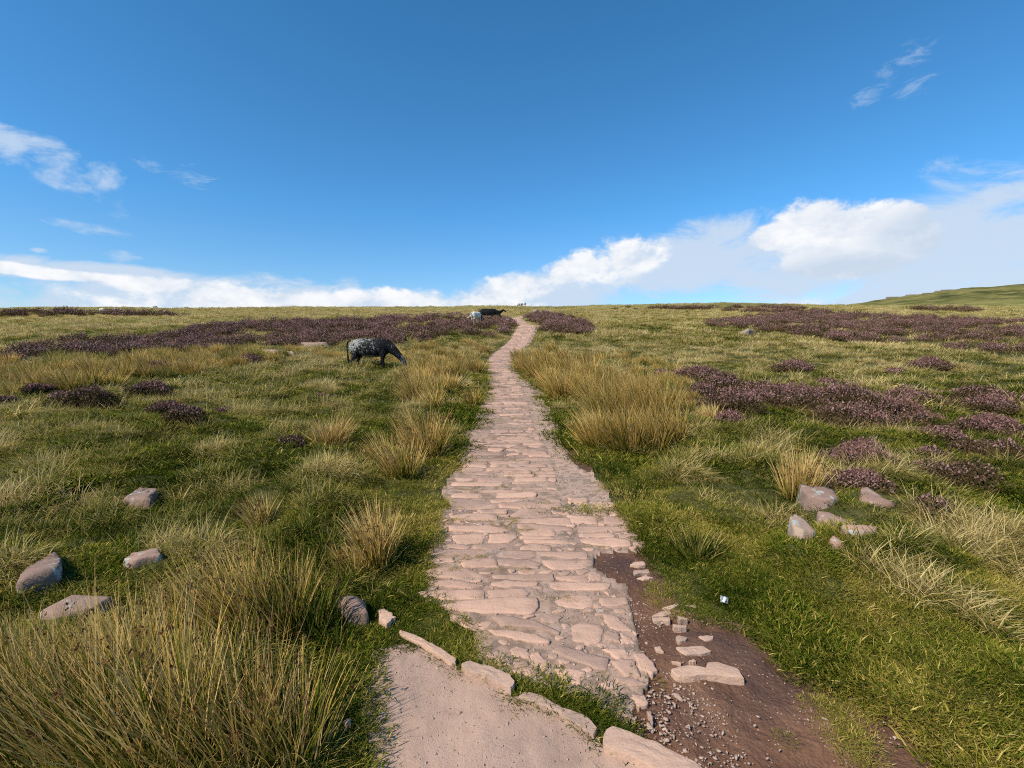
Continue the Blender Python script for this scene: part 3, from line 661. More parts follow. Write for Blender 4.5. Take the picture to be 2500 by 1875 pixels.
def onground(P): return np.column_stack([P, zt(P[:, 0], P[:, 1])])
def near_rock(P, grow=1.0):
    m = np.zeros(len(P), bool)
    for O, c in ROCKS:
        Q = c + (O - c) * grow
        b = (P[:, 0] > Q[:, 0].min()) & (P[:, 0] < Q[:, 0].max()) & (P[:, 1] > Q[:, 1].min()) & (P[:, 1] < Q[:, 1].max())
        if b.any():
            i = np.where(b)[0]; m[i] |= pip(Q, P[i, 0], P[i, 1])
    return m
def is_heather(ju, jv, P): 
    far = P[:, 1] > 16
    return far & (pip(H_LEFT, ju, jv) | pip(H_MID, ju, jv) | pip(H_RIGHT, ju, jv))
def is_short(u, v): return pip(SHORT_L, u, v) | pip(SHORT_R, u, v)

def fields(P):
    cl = classes(P[:, 0], P[:, 1]); u, v, ju, jv = veg(P)
    return cl, u, v, ju, jv, is_heather(ju, jv, P) & (fbm(P[:, 0] * .45, P[:, 1] * .3, 131, 3) + .8 * vnoise(P[:, 0] * 1.1, P[:, 1] * .8, 133) * .5 < .13), is_short(ju, jv) & (P[:, 1] < 20)

def rot_tilt(n, t=.15): return rng.uniform(-.5, .5, n), rng.normal(0, t, (n, 2))

def moor_dry(P, u, v):
    """how straw coloured: greener near, golden towards the skyline, patchy"""
    d = P[:, 1]
    base = np.interp(d, [0, 6, 12, 25, 60, 120], [-.10, -.07, .02, .13, .27, .32])
    base = base + np.where(pip(RIDGE_STRAW, u, v), .12, 0)
    base = base + np.where((u > 1500) & (d > 8) & (d < 60), .02, 0)
    base = base - np.where((u > 1850) & (d < 7), .12, 0)
    return base + fbm(P[:, 0] * .35, P[:, 1] * .22, 141, 4) * .8 + fbm(P[:, 0] * 1.5, P[:, 1] * 1.5, 149, 2) * .8 + rng.normal(0, .07, len(P))

# tussock grass near and middle
P = sample(19000, 1.1, 13, .9); cl, u, v, ju, jv, hh, sh = fields(P)
k = (cl == 0) & ~hh & ~sh & ~near_rock(P, 1.3); P = P[k]; u, v = u[k], v[k]
lump = fbm(P[:, 0] * 2.2, P[:, 1] * 2.2, 151, 2)
k = rng.random(len(P)) < np.clip(.75 + 1.6 * lump, .25, 1); P, u, v, lump = P[k], u[k], v[k], lump[k]
rz, ti = rot_tilt(len(P)); sc = np.clip(.74 + 2.3 * lump, .32, 1.25) * rng.uniform(.75, 1.25, len(P))
sc *= np.where(near_rock(P, 2.3), .5, 1); sc *= np.interp(pdist(P[:, 0], P[:, 1]), [0, .5], [.5, 1])
scatter('tussock_grass', 'tuft', onground(P), rz, ti, sc, moor_dry(P, u, v) + lump * 1.1, 'wind blown green and straw tussock grass nearest the camera')
print('tufts', len(P))
P = sample(26000, 11, 42, .75); cl, u, v, ju, jv, hh, sh = fields(P)
k = (cl == 0) & ~hh & ~(sh & (P[:, 1] < 16)); P = P[k]; u, v = u[k], v[k]
lump = fbm(P[:, 0] * 1.3, P[:, 1] * 1.3, 151, 3); k = rng.random(len(P)) < np.clip(.8 + 1.6 * lump, .3, 1); P, u, v, lump = P[k], u[k], v[k], lump[k]
rz, ti = rot_tilt(len(P)); sc = np.clip(.82 + 2.6 * lump, .35, 1.7) * rng.uniform(.75, 1.25, len(P)); sc *= np.interp(pdist(P[:, 0], P[:, 1]), [0, .7], [.55, 1])
scatter('moor_grass', 'tuftm', onground(P), rz, ti, sc, moor_dry(P, u, v) + lump * 1.1, 'green and ochre moor grass across the middle distance')
P = sample(32000, 34, 150, .9, 56); cl, u, v, ju, jv, hh, sh = fields(P)
k = (cl == 0) & (~hh | (rng.random(len(P)) < .3)); P = P[k]; u, v = u[k], v[k]
lump = fbm(P[:, 0] * .5, P[:, 1] * .5, 151, 3)
rz, ti = rot_tilt(len(P)); sc = np.clip(.85 + 1.2 * lump, .35, 1.3) * rng.uniform(.7, 1.2, len(P)); sc *= np.interp(pdist(P[:, 0], P[:, 1]), [0, 1.5], [.4, 1])
scatter('hillside_grass', 'far', onground(P), rz, ti, sc, moor_dry(P, u, v) + lump * 1.1, 'straw coloured grass on the upper slope below the skyline')
P = sample(11000, 130, 330, .8, 54); cl, u, v, ju, jv, hh, sh = fields(P)
k = ~hh; P = P[k]; u, v = u[k], v[k]
rz, ti = rot_tilt(len(P)); sc = rng.uniform(.5, 1.1, len(P))
scatter('ridge_grass', 'vfar', onground(P), rz, ti, sc, moor_dry(P, u, v), 'thin golden grass along the skyline ridge')
# short turf by the path
P = np.vstack([sample(22000, 1.1, 8, .8), sample(12000, 1.1, 4.2, .4, 50)]); cl, u, v, ju, jv, hh, sh = fields(P)
P0 = P
k = (cl == 0) & (sh | inw('strip', P[:, 0], P[:, 1]) | (rng.random(len(P)) < .6)) & ~near_rock(P, 1.04); P = P[k]; u, v = u[k], v[k]
rz, ti = rot_tilt(len(P)); rz = rng.uniform(0, 6.28, len(P)); sc = rng.uniform(.7, 1.3, len(P)) * np.clip(1 + 1.2 * fbm(P[:, 0] * 2.5, P[:, 1] * 2.5, 161, 3), .55, 1.8)
sc *= np.where(inw('strip', P[:, 0], P[:, 1]), .85, 1) * np.interp(pdist(P[:, 0], P[:, 1]), [0, .25], [.75, 1])
dr = fbm(P[:, 0] * .8, P[:, 1] * .8, 163, 4) * 1.1 + fbm(P[:, 0] * 3, P[:, 1] * 3, 167, 2) * .5 + rng.normal(0, .05, len(P)) + .06 + np.where((u > 1700) & (v > 1350), .0, 0)
scatter('turf', 'turf', onground(P), rz, ti, sc, dr, 'short green turf bordering the nearest part of the path')
# sprigs in mud and in the joints of the path
cl0 = cl
u0, v0 = project(P0[:, 0], P0[:, 1], zbase(P0[:, 0], P0[:, 1]))
P = sample(42000, 1.1, 14, 1.0, 45); cl = classes(P[:, 0], P[:, 1])
nz = fbm(P[:, 0] * 3.2, P[:, 1] * 3.2, 171, 3)
tt = fbm(P[:, 0] * 2.6, P[:, 1] * 9, 173, 3)
k = ((cl == 2) & (nz > .19)) | ((cl == 1) & (tt > .17) & ~inw('gravel', P[:, 0], P[:, 1]) & (rng.random(len(P)) < .8)); k &= ~near_rock(P, 1.12)
P = P[k]; cl = cl[k]; rz = rng.uniform(0, 6.28, len(P)); ti = rng.normal(0, .1, (len(P), 2))
sc = np.where(cl == 2, rng.uniform(.25, .6, len(P)), rng.uniform(.16, .32, len(P)))
scatter('path_weeds', 'turf', onground(P) + np.where(cl == 1, .006, 0)[:, None] * np.array([0, 0, 1]), rz, ti, sc, np.where(cl == 2, .2, .25) + rng.normal(0, .08, len(P)), 'yellow green sprigs growing in the mud and between path stones')
P = sample(16000, 5.5, 20, .9, 55); cl, u, v, ju, jv, hh, sh = fields(P)
k = (cl == 0) & ~hh & (sh | (pdist(P[:, 0], P[:, 1]) < .8) | (rng.random(len(P)) < .5)); P = P[k]
rz = rng.uniform(0, 6.28, len(P)); ti = rng.normal(0, .1, (len(P), 2)); sc = rng.uniform(.7, 1.4, len(P))
scatter('verge_turf', 'turfm', onground(P), rz, ti, sc, fbm(P[:, 0] * .8, P[:, 1] * .8, 163, 4) * .5 + .02, 'bright green turf verge further up the path')

# gravel chips
def chip(i):
    n = 7; th = np.sort(rng.uniform(0, 2 * math.pi, n)); rr = rng.uniform(.6, 1.0, n); P_ = np.column_stack([np.cos(th) * rr, np.sin(th) * rr * rng.uniform(.55, .9)])
    Vv = np.vstack([np.column_stack([P_, np.full(n, -.25)]), np.column_stack([P_ * .95, np.full(n, .05)]), np.column_stack([P_ * .6 + rng.normal(0, .05, (n, 2)), rng.uniform(.15, .3, n)]), [[0, 0, .25]]])
    idx = np.arange(n); nx = (idx + 1) % n
    Q = np.vstack([np.stack([r_ * n + idx, r_ * n + nx, (r_ + 1) * n + nx, (r_ + 1) * n + idx], 1) for r_ in range(2)]); T = np.stack([2 * n + idx, 2 * n + nx, np.full(n, 3 * n)], 1)
    return mesh_np('chip', Vv, np.concatenate([Q.ravel(), T.ravel()]), np.concatenate([np.full(len(Q), 4), np.full(len(T), 3)]))
proto('chip', [chip for _ in range(8)], M['chip'])
P = sample(80000, 1.1, 9, 1.0, 46); cl = classes(P[:, 0], P[:, 1])
gv = inw('gravel', P[:, 0], P[:, 1]); st = (P[:, 1] > Y0 - .6) & (P[:, 0] > ES(P[:, 1]) - .05) & (cl == 1)
band = fbm(P[:, 0] * 2.2, P[:, 1] * 2.2, 181, 3)
u, v = project(P[:, 0], P[:, 1], zbase(P[:, 0], P[:, 1]))
white = pip([(1540, 1400), (1640, 1500), (1600, 1600), (1750, 1720), (1850, 1875), (1640, 1875), (1560, 1790), (1480, 1750), (1560, 1600), (1500, 1450)], u, v)
pr = np.where(cl == 2, np.where(white, .95, .05), np.where(gv, .22, np.where(st, .6, np.where(band > .08, .55, .14))))
k = (cl > 0) & (rng.random(len(P)) < pr); P = P[k]; clk = cl[k]; g_ = gv[k]; wk = white[k]; st = st[k]
sc = np.exp(rng.normal(math.log(.0055), .5, len(P))); sc = np.where(wk & (clk == 2), sc * .95, sc); sc = np.where(g_, sc * .62, sc); sc = np.clip(sc, .003, .03)
rz = rng.uniform(0, 6.28, len(P)); ti = rng.normal(0, .25, (len(P), 2))
scatter('gravel', 'chip', onground(P) + np.where(clk == 2, -.010, .003)[:, None] * np.array([0, 0, 1]), rz, ti, sc, np.zeros(len(P)), 'loose pale gravel chips on the path and mud', 'gravel')
print('chips', len(P))

# ------------------------------------------------------------------ heather
def heather_mesh(n, rad_, hgt, leaf, seed, twigs=10, cl=6):
    """dome of upright sprigs, each a spray of small leaf clumps"""
    V_, Q_, c_, h_ = [], [], [], []; k0 = 0
    a = rng.uniform(0, 2 * math.pi, n); rr = rng.random(n) ** .5
    lob = 1 + .36 * np.sin(a * 3 + seed) * rr + .22 * np.sin(a * 5 + seed * 2.1) + rng.normal(0, .12, n)
    cx, cy = rr * np.cos(a) * rad_ * lob, rr * np.sin(a) * rad_ * lob
    top = hgt * np.sqrt(np.clip(1 - (rr * .93) ** 2, .05, 1)) * (1 + rng.normal(0, .13, n)) * (.85 + .5 * vnoise(cx * 7 + seed, cy * 7, 3) + .25)
    m = cl
    for j in range(m):
        t_ = 1 - j / m * .8
        z = top * t_; px = cx * (.75 + .25 * t_) + rng.normal(0, .012, n) * (rad_ / .3); py = cy * (.75 + .25 * t_) + rng.normal(0, .012, n) * (rad_ / .3)
        ax = rng.uniform(0, math.pi, n); sz = leaf * rng.uniform(.5, 1.3, n)
        tx = np.cos(ax) * sz; ty = np.sin(ax) * sz; lx = rng.normal(0, .5, n) * sz; ly = rng.normal(0, .5, n) * sz; lz = sz * rng.uniform(.8, 1.9, n)
        p0 = np.stack([px - tx, py - ty, z - lz * .3], 1); p1 = np.stack([px + tx, py + ty, z - lz * .2], 1)
        p2 = np.stack([px + tx * .4 + lx, py + ty * .4 + ly, z + lz], 1); p3 = np.stack([px - tx * .4 + lx, py - ty * .4 + ly, z + lz], 1)
        V_.append(np.vstack([p0, p1, p2, p3])); i = np.arange(n) + k0; Q_.append(np.stack([i, i + n, i + 2 * n, i + 3 * n], 1)); k0 += 4 * n
        cc = rng.random(n); c_.append(np.tile(cc, 4)); h_.append(np.tile(np.full(n, t_) * np.clip(top / hgt, 0, 1.1), 4))
    Q = np.vstack(Q_); return mesh_np('heather_bush', np.vstack(V_), Q.ravel(), np.full(len(Q), 4), {'c': np.concatenate(c_), 'h': np.concatenate(h_)})
proto('heath', [lambda i: heather_mesh(150, .55, .42, .022, i * 1.7, cl=4) for _ in range(5)], M['heather'])
proto('heathb', [lambda i: heather_mesh(150, .55, .36, .022, i * 1.7 + 3, cl=4) for _ in range(4)], M['heather_brown'])
P = sample(17000, 17, 110, .5, 57); cl, u, v, ju, jv, hh, sh = fields(P)
k = (cl == 0) & hh & (pdist(P[:, 0], P[:, 1]) > .5) & ((fbm(P[:, 0] * .14, P[:, 1] * .4, 137, 3) < .07) | (u < 1500)); P = P[k]; u = u[k]
br = (fbm(P[:, 0] * .25, P[:, 1] * .25, 191, 3) + np.where(u > 1500, .04, -.03)) > .06
for nm, key, mk, lab in (('heather', 'heath', ~br, 'purple flowering heather spread in banks across the moor'), ('faded_heather', 'heathb', br, 'brown faded heather mixed into the purple banks')):
    Q = P[mk]; Q = Q[(np.hypot(Q[:, 0] + 3.75, Q[:, 1] - 49) > 1.3)]; rz = rng.uniform(0, 6.28, len(Q)); sc = rng.uniform(.6, 1.35, len(Q)) * np.interp(Q[:, 1], [17, 50, 110], [.9, 1.1, 1.5])
    scatter(nm, key, onground(Q), rz, rng.normal(0, .1, (len(Q), 2)), sc, np.zeros(len(Q)), lab, 'heather')
# patches of heather far away, right slope and left skyline
P = sample(5000, 60, 300, .5, 52); u, v = project(P[:, 0], P[:, 1], zbase(P[:, 0], P[:, 1]))
k = (pip([(0, 762), (240, 768), (470, 772), (470, 778), (230, 780), (0, 780)], u, v) & (fbm(P[:, 0] * .1, P[:, 1] * .1, 7, 3) > .03)) | pip([(2230, 756), (2390, 757), (2390, 764), (2230, 763)], u, v) | (pip([(1500, 752), (1900, 752), (2130, 768), (1900, 774), (1500, 768)], u, v) & (fbm(P[:, 0] * .07, P[:, 1] * .05, 9, 3) > .08))
P = P[k]; scatter('distant_heather', 'heathb', onground(P), rng.uniform(0, 6.28, len(P)), rng.normal(0, .1, (len(P), 2)), rng.uniform(1.5, 3, len(P)), np.zeros(len(P)), 'dark streaks of heather just below the skyline', 'heather')
print('heather ok')

def near_heather(u, v, w_px, mat, label, group=None, squash=.55, hi=None):
    x, y = ground_pt(u, v + 0); d = y; w = w_px / F * d
    n = int(min(2600, max(420, 2400 * w * w ** .3)))
    me = heather_mesh(n, w / 2, hi or max(.13, min(.34, w * .34)), .0042 + .0013 * min(d, 16) ** .85, rng.uniform(0, 9), cl=6)
    o = link('heather_bush', me, M[mat]); o.location = (x, y, float(zt(x, y)) - .03); o.rotation_euler[2] = rng.uniform(0, 6)
    b = blades(int(20 + n * .08), w * .3, (.12, .32), .5, 1.1, .4, .004 + .0006 * d, (0, 0), 2, (.5, .2))
    tw = bmesh_('twigs', [b]); link('twigs', tw, M['twig'], o)
    return tag(o, label, 'heather', group)
r3 = lambda x, y: (1600 + x / 2.458, 650 + y / 2.458)
l1 = lambda x, y: (x / 2.458, 650 + y / 2.458)
gh = 'heather bushes right of the path'; gl = 'heather bushes left of the path'
HB = [(r3(50, 690), 52, 'heather', 'round mauve heather bush, nearest the path of the middle row, at its left end', gh),
 (r3(260, 690), 105, 'heather', 'big domed heather bush second from left in the middle row', gh),
 (r3(290, 790), 70, 'heather', 'mauve heather bush with a blond grass tuft at its right foot', gh),
 (r3(470, 900), 100, 'heather', 'low pinkish heather bush in front of the middle row', gh),
 (r3(440, 960), 60, 'heather_brown', 'dark heather bush lowest in front of the middle row', gh),
 (r3(620, 800), 80, 'heather', None, gh), (r3(600, 870), 90, 'heather', None, gh), (r3(790, 820), 120, 'heather_brown', 'wide brown twiggy heather bush in the centre of the middle row', gh),
 (r3(400, 770), 90, 'heather_brown', None, gh), (r3(840, 880), 90, 'heather_brown', None, gh),
 (r3(1100, 860), 125, 'heather', 'widest mauve heather bush right of the centre of the middle row', gh), (r3(950, 870), 90, 'heather', None, gh), (r3(1230, 900), 90, 'heather', None, gh), (r3(1130, 960), 110, 'heather_brown', None, gh),
 (r3(1290, 980), 90, 'heather_brown', None, gh), (r3(1490, 850), 105, 'heather', 'mauve topped heather bush separated by grass, right of the middle row', gh), (r3(1440, 900), 90, 'heather_brown', None, gh), (r3(1400, 900), 60, 'heather_brown', None, gh),
 (r3(830, 640), 62, 'heather', 'small heather bush alone above the middle row', gh), (r3(1020, 720), 40, 'heather_brown', None, gh),
 (r3(1810, 765), 42, 'heather_brown', 'compact dark brown ball shaped heather bush standing alone', gh),
 (r3(1560, 950), 60, 'heather', None, gh), (r3(1650, 930), 40, 'heather_bright', 'small bright lilac heather tuft above another one', gh), (r3(1620, 1050), 58, 'heather_bright', 'small bright lilac heather tuft below another one', gh), (r3(1720, 1080), 70, 'heather_brown', None, gh),
 (r3(1960, 840), 90, 'heather_brown', None, gh), (r3(2100, 860), 80, 'heather_brown', None, gh), (r3(2010, 1010), 95, 'heather_brown', None, gh), (r3(1900, 1140), 80, 'heather_brown', None, gh),
 (r3(1250, 1150), 70, 'heather_brown', None, gh), (r3(1120, 1210), 90, 'heather_brown', 'dark twiggy heather bush just right of the spiky rush clump', gh), (r3(1250, 1240), 100, 'heather_brown', None, gh), (r3(1230, 1380), 105, 'heather_brown', 'large brown heather bush above the salmon pink slab', gh),
 (r3(1650, 1200), 50, 'heather', None, gh), (r3(1640, 1290), 100, 'heather_brown', None, gh), (r3(1870, 1290), 100, 'heather_brown', None, gh), (r3(1640, 640), 60, 'heather_brown', None, gh), (r3(1440, 660), 42, 'heather_brown', None, gh),
 ((2272, 1290), 62, 'heather', 'small lilac grey heather tuft right of the salmon pink slab', gh), ((2330, 1180), 90, 'heather_brown', None, gh), ((2440, 1120), 90, 'heather_brown', None, gh), ((2420, 1010), 80, 'heather_brown', None, gh), ((2480, 1000), 70, 'heather', None, gh), ((2120, 1120), 60, 'heather_brown', None, gh),
 (l1(220, 805), 42, 'heather', 'faint mauve heather bush, leftmost of three below the rush belt', gl), (l1(375, 815), 40, 'heather_bright', 'bright purple heather bush, middle of three below the rush belt', gl),
 (l1(550, 865), 95, 'heather_brown', 'large round dark heather bush in the left grass', gl), (l1(910, 785), 68, 'heather_brown', 'sloping heather bush right of the large round one', gl),
 (l1(1010, 890), 62, 'heather_brown', 'loose heather bush above the dark twiggy one on the left', gl), (l1(1130, 980), 66, 'heather_brown', 'dark twiggy heather bush with bare stems in the left grass', gl),
 (l1(1335, 915), 36, 'heather_brown', 'small heather bush between twiggy bush and blond tussock', gl), (l1(1755, 1110), 54, 'heather_brown', 'pinkish heather bush right under the blond tussock', gl), (l1(1500, 595), 50, 'heather', 'heather bush among the rushes below the outcrops', gl),
 (l1(20, 860), 40, 'heather_brown', 'dark heather bush at the left edge of the photo', gl), (l1(1930, 800), 40, 'heather_brown', 'faint brown heather bush in the grass below the cow', gl), (l1(950, 655), 55, 'heather', 'heather bush in front of the rush belt', gl)]
for (u_, v_), w_, mt, lab, gr in HB:
    near_heather(u_, v_, w_ * 1.25, mt, lab or 'low brown mauve heather bush in the crowded patch among the right hand grass', gr)

# ------------------------------------------------------------------ rushes
def rush_mesh(n, base_r, L, bw, wind, cdry, seeds=True, lean=(.12, .55), bend=.35, segs=4):
    parts = [blades(n, base_r, L, lean[0], lean[1], bend, bw, wind, segs, cdry), blades(n // 4, base_r * 1.2, (L[0] * .3, L[0] * .8), .5, 1.25, .5, bw, wind, 3, (.75, .15)),
             blades(n // 3, base_r * 1.1, (L[0] * .3, L[0] * .9), .2, .7, .5, bw, wind, 3, (.1, .12))]
    me = bmesh_('rush_clump', parts)
    tips = parts[0][4]; sd = None
    if seeds:
        # brown flower heads a little below the stem tips
        k = rng.random(len(tips)) < .12; T = tips[k]; m = len(T)
        down = T * np.array([.16, .16, .16]); C_ = T - down
        V_, Q_ = [], []; k0 = 0
        for j in range(5):
            s_ = bw * rng.uniform(.6, 1.4, m); o_ = rng.normal(0, bw * 1.2, (m, 3)); a_ = rng.uniform(0, math.pi, m)
            dx = np.column_stack([np.cos(a_), np.sin(a_), rng.normal(0, .4, m)]) * s_[:, None]; dz = np.column_stack([rng.normal(0, .4, m), rng.normal(0, .4, m), np.ones(m)]) * s_[:, None]
            c_ = C_ + o_; V_.append(np.vstack([c_ - dx, c_ - dz, c_ + dx, c_ + dz])); i = np.arange(m) + k0; Q_.append(np.stack([i, i + m, i + 2 * m, i + 3 * m], 1)); k0 += 4 * m
        Q = np.vstack(Q_); V2 = np.vstack(V_); n0 = sum(len(p[0]) for p in parts)
        Va = np.vstack([p[0] for p in parts] + [V2]); off = np.cumsum([0] + [len(p[0]) for p in parts]); Qa = np.vstack([p[1] + o2 for p, o2 in zip(parts, off)] + [Q + n0])
        me = mesh_np('rush_clump', Va, Qa.ravel(), np.full(len(Qa), 4), {'c': np.concatenate([p[2] for p in parts] + [np.full(len(V2), -5.)]), 'h': np.concatenate([p[3] for p in parts] + [np.zeros(len(V2))])})
    return me, sd
def rush(u, v, h_px, label, mat='rush', n=380, spread=.12, wind=(-.22, .05), cdry=(.42, .2), seeds=True, group=None, lean=(.12, .55), bend=.35, bw=None):
    x, y = ground_pt(u, v); d = y; H = h_px / F * d
    if bw is None: bw = .0038 + .0009 * d; n = int(n * .8)
    me, sd = rush_mesh(n, spread * max(H, .35) / .7 * 1.3, (H * .6, H * 1.12), bw, wind, cdry, seeds, lean, bend)
    o = link('rush_clump', me, M[mat]); o.location = (x, y, float(zt(x, y)) - .02)
    
    return tag(o, label, 'rushes', group)
gr1 = 'tall rush clumps at the bottom left'
rush(40, 1850, 400, 'tall green and tan rush clump in the bottom left corner', n=420, wind=(-.34, .12), cdry=(.42, .27), group=gr1)
rush(230, 1890, 520, 'tallest rush clump at the bottom edge, left of the centre of its row', n=520, wind=(-.36, .14), cdry=(.42, .28), group=gr1)
rush(420, 1880, 520, 'dense green rush clump at the bottom edge with straw tips', n=560, wind=(-.30, .12), cdry=(.38, .28), group=gr1)
rush(590, 1870, 440, 'dark green rush clump at the bottom edge with upright stems', n=480, wind=(-.20, .08), cdry=(.46, .27), group=gr1)
rush(720, 1850, 330, 'rightmost rush clump of the bottom row, beside the short turf', n=300, wind=(-.10, .05), cdry=(.46, .27), group=gr1)
rush(330, 1700, 320, 'straw coloured rush clump behind the bottom row', n=360, wind=(-.34, .1), cdry=(.55, .24), group=gr1)
rush(150, 1720, 250, 'thin rush clump in front of the low slab, far left', n=200, wind=(-.34, .1), cdry=(.52, .25), group=gr1)
gr2 = 'rush clumps left of the round boulder'
rush(500, 1530, 230, 'leftmost spreading rush clump left of the boulder, full of brown seed heads', n=420, wind=(-.34, .06), cdry=(.48, .2), group=gr2)
rush(600, 1550, 260, 'middle rush clump left of the boulder, leaning left', n=460, wind=(-.30, .06), cdry=(.44, .22), group=gr2)
rush(690, 1545, 250, 'darker rush clump left of the boulder with green bases', n=440, wind=(-.16, .05), cdry=(.34, .22), group=gr2)
rush(765, 1540, 200, 'dark green upright rush clump nearest the boulder', 'rush_dark', n=300, wind=(-.05, .02), cdry=(.32, .2), group=gr2)
rush(822, 1572, 110, 'small dark rush tuft in front of the round boulder', 'rush_dark', n=120, wind=(-.08, .0), cdry=(.25, .2), seeds=False)
rush(925, 1385, 195, 'tall narrow tan rush clump with a dark right side beside the path', n=520, wind=(-.10, .02), cdry=(.55, .18), lean=(.05, .38), spread=.10)
rush(865, 1400, 110, 'low loose rush clump left of the tall narrow one', n=160, wind=(-.2, .0), cdry=(.5, .2))
rush(640, 1290, 110, 'blond rush clump in the grass above the boulder rushes', n=200, wind=(-.2, .0), cdry=(.55, .2))
rush(1040, 1110, 145, 'thick golden brown rush clump left of the path with reddish base', 'rush_gold', n=520, wind=(-.12, .02), cdry=(.52, .2), spread=.17)
rush(985, 1165, 130, 'greyish rush clump below the golden brown one', n=380, wind=(-.16, .02), cdry=(.5, .2), spread=.16)
rush(940, 1130, 100, 'loose pale rush clump left of the golden brown one', n=260, wind=(-.2, .02), cdry=(.5, .2), spread=.16)
rush(1155, 990, 60, 'small rush tuft on the turf touching the left path edge', n=180, wind=(-.1, 0), cdry=(.42, .2))
rush(810, 1090, 95, 'blond grass tussock alone in the left grass with a russet base', 'rush_gold', n=360, wind=(-.02, .0), cdry=(.6, .15), spread=.2, seeds=False, lean=(.2, .9))
gr3 = 'rush clumps along the right side of the path'
RB = [((1460, 1090), 130, 'lowest golden rush clump of the right belt, nearest the path'), ((1520, 1100), 150, 'tall golden rush clump second in the front row of the right belt'), ((1585, 1095), 150, 'tall rush clump in the front row of the right belt, green at its base'),
      ((1640, 1085), 120, 'rightmost rush clump in the front row of the right belt'), ((1480, 1030), 130, None), ((1545, 1030), 150, None), ((1605, 1030), 140, None), ((1440, 985), 110, None), ((1500, 985), 115, None), ((1570, 990), 105, None), ((1370, 975), 95, 'rush clump overhanging the bend in the path'),
      ((1400, 960), 90, None), ((1345, 945), 80, None), ((1310, 925), 70, None), ((1285, 905), 60, 'farthest rush clump at the narrow point of the path'), ((1335, 905), 62, None), ((1385, 920), 70, None), ((1440, 930), 75, None), ((1270, 885), 48, None), ((1320, 880), 48, None), ((1375, 885), 48, None), ((1430, 895), 55, None), ((1480, 940), 70, None), ((1350, 865), 40, None)]
for (u_, v_), h_, lab in RB:
    rush(u_, v_, h_, lab or 'golden brown rush clump in the crowded belt right of the path', 'rush_gold' if rng.random() < .7 else 'rush', n=430 if h_ > 90 else 300, wind=(-.26, .03), cdry=(.42, .2), group=gr3, spread=.145, seeds=False)
rush(1950, 1235, 150, 'spiky pale rush clump beside dark heather, with straight fanned stems', n=420, wind=(.02, 0), cdry=(.66, .22), lean=(.1, .55), bend=.15, spread=.12)
rush(1700, 1350, 95, 'low dark green rush clump right of the muddy path edge', 'rush_dark', n=300, wind=(-.02, 0), cdry=(.45, .28), seeds=False, lean=(.2, .9), spread=.2)
rush(1500, 1155, 42, 'short dark heath tuft on the turf, upper of two', 'rush_dark', n=200, cdry=(.2, .12), seeds=False, spread=.35, wind=(0, 0))
rush(1540, 1205, 45, 'short dark heath tuft on the turf, lower of two', 'rush_dark', n=200, cdry=(.2, .12), seeds=False, spread=.35, wind=(0, 0))
rush(1735, 1035, 60, 'blond grass tuft at the foot of the mauve heather', n=200, cdry=(.8, .1), seeds=False, spread=.15)
rush(1795, 1490, 22, 'bright green grass tuft growing beside the white litter', 'rush_dark', n=70, cdry=(.45, .1), seeds=False, spread=.2)
# belts of smaller rushes: shared source meshes, each clump an object of its own
src = {}
for key, cd in (('rush', (.42, .2)), ('rush_gold', (.42, .2)), ('rush_dark', (.55, .2))):
    for j in range(3):
        me, _ = rush_mesh(260, .22, (.42, .8), .017, (-.2, .03), cd, False, (.12, .6), .35, 3); me.materials.append(M[key]); src[key, j] = me
def belt(n, poly, label, group, keys, hs=(.7, 1.1)):
    c = 0; us = [p[0] for p in poly]; vs = [p[1] for p in poly]; pts = []
    for _ in range(n * 60):
        if c >= n: break
        u_, v_ = rng.uniform(min(us), max(us)), rng.uniform(min(vs), max(vs))
        if not pip(poly, np.array([u_]), np.array([v_]))[0]: continue
        x, y = ground_pt(u_, v_)
        if any((x - a) ** 2 + (y - b) ** 2 < .28 ** 2 for a, b in pts) or pdist(np.array([x]), np.array([y]))[0] < .3: continue
        if any(math.hypot(x - q[0], y - q[1]) < q[2] for q in CLEAR): continue
        pts.append((x, y)); c += 1
        o = link('rush_clump', src[keys[int(rng.integers(len(keys)))], int(rng.integers(3))]); o.location = (x, y, float(zt(x, y)) - .03)
        o.rotation_euler[2] = rng.uniform(-.5, .5); s = rng.uniform(*hs); o.scale = (s, s, s * rng.uniform(.85, 1.1)); tag(o, label, 'rushes', group)
CLEAR = []
cx_, cy_ = ground_pt(925, 893); CLEAR += [(cx_ + k * .4, cy_ - .2, .75) for k in range(-4, 5)] + [(cx_ + k * .3, cy_ - 1.2, .6) for k in range(-4, 5)]
for r_ in ((735, 845), (708, 868)):
    a, b = ground_pt(*r_); CLEAR.append((a, b, .8)); CLEAR.append((a, b - 1, .7))
belt(105, [(0, 905), (120, 890), (240, 880), (430, 868), (560, 862), (640, 858), (700, 870), (700, 890), (600, 900), (470, 925), (330, 940), (230, 965), (80, 975), (0, 975)], 'tawny rush clump in the long belt below the left heather bank', 'rushes below the left heather bank', ['rush', 'rush', 'rush_gold', 'rush_dark'], (.75, 1.15))
belt(60, [(1000, 860), (1060, 842), (1130, 835), (1200, 850), (1210, 862), (1180, 890), (1170, 930), (1100, 960), (1050, 1010), (1000, 990), (990, 900)], 'tawny rush clump between the cow and the path', 'rushes between cow and path', ['rush', 'rush', 'rush_gold'], (.65, 1.05))
belt(40, [(850, 870), (990, 855), (1010, 900), (860, 885), (700, 870), (700, 855)], 'straw coloured rush clump around the grazing cow', 'rushes around the cow', ['rush', 'rush_gold'], (.5, .8))
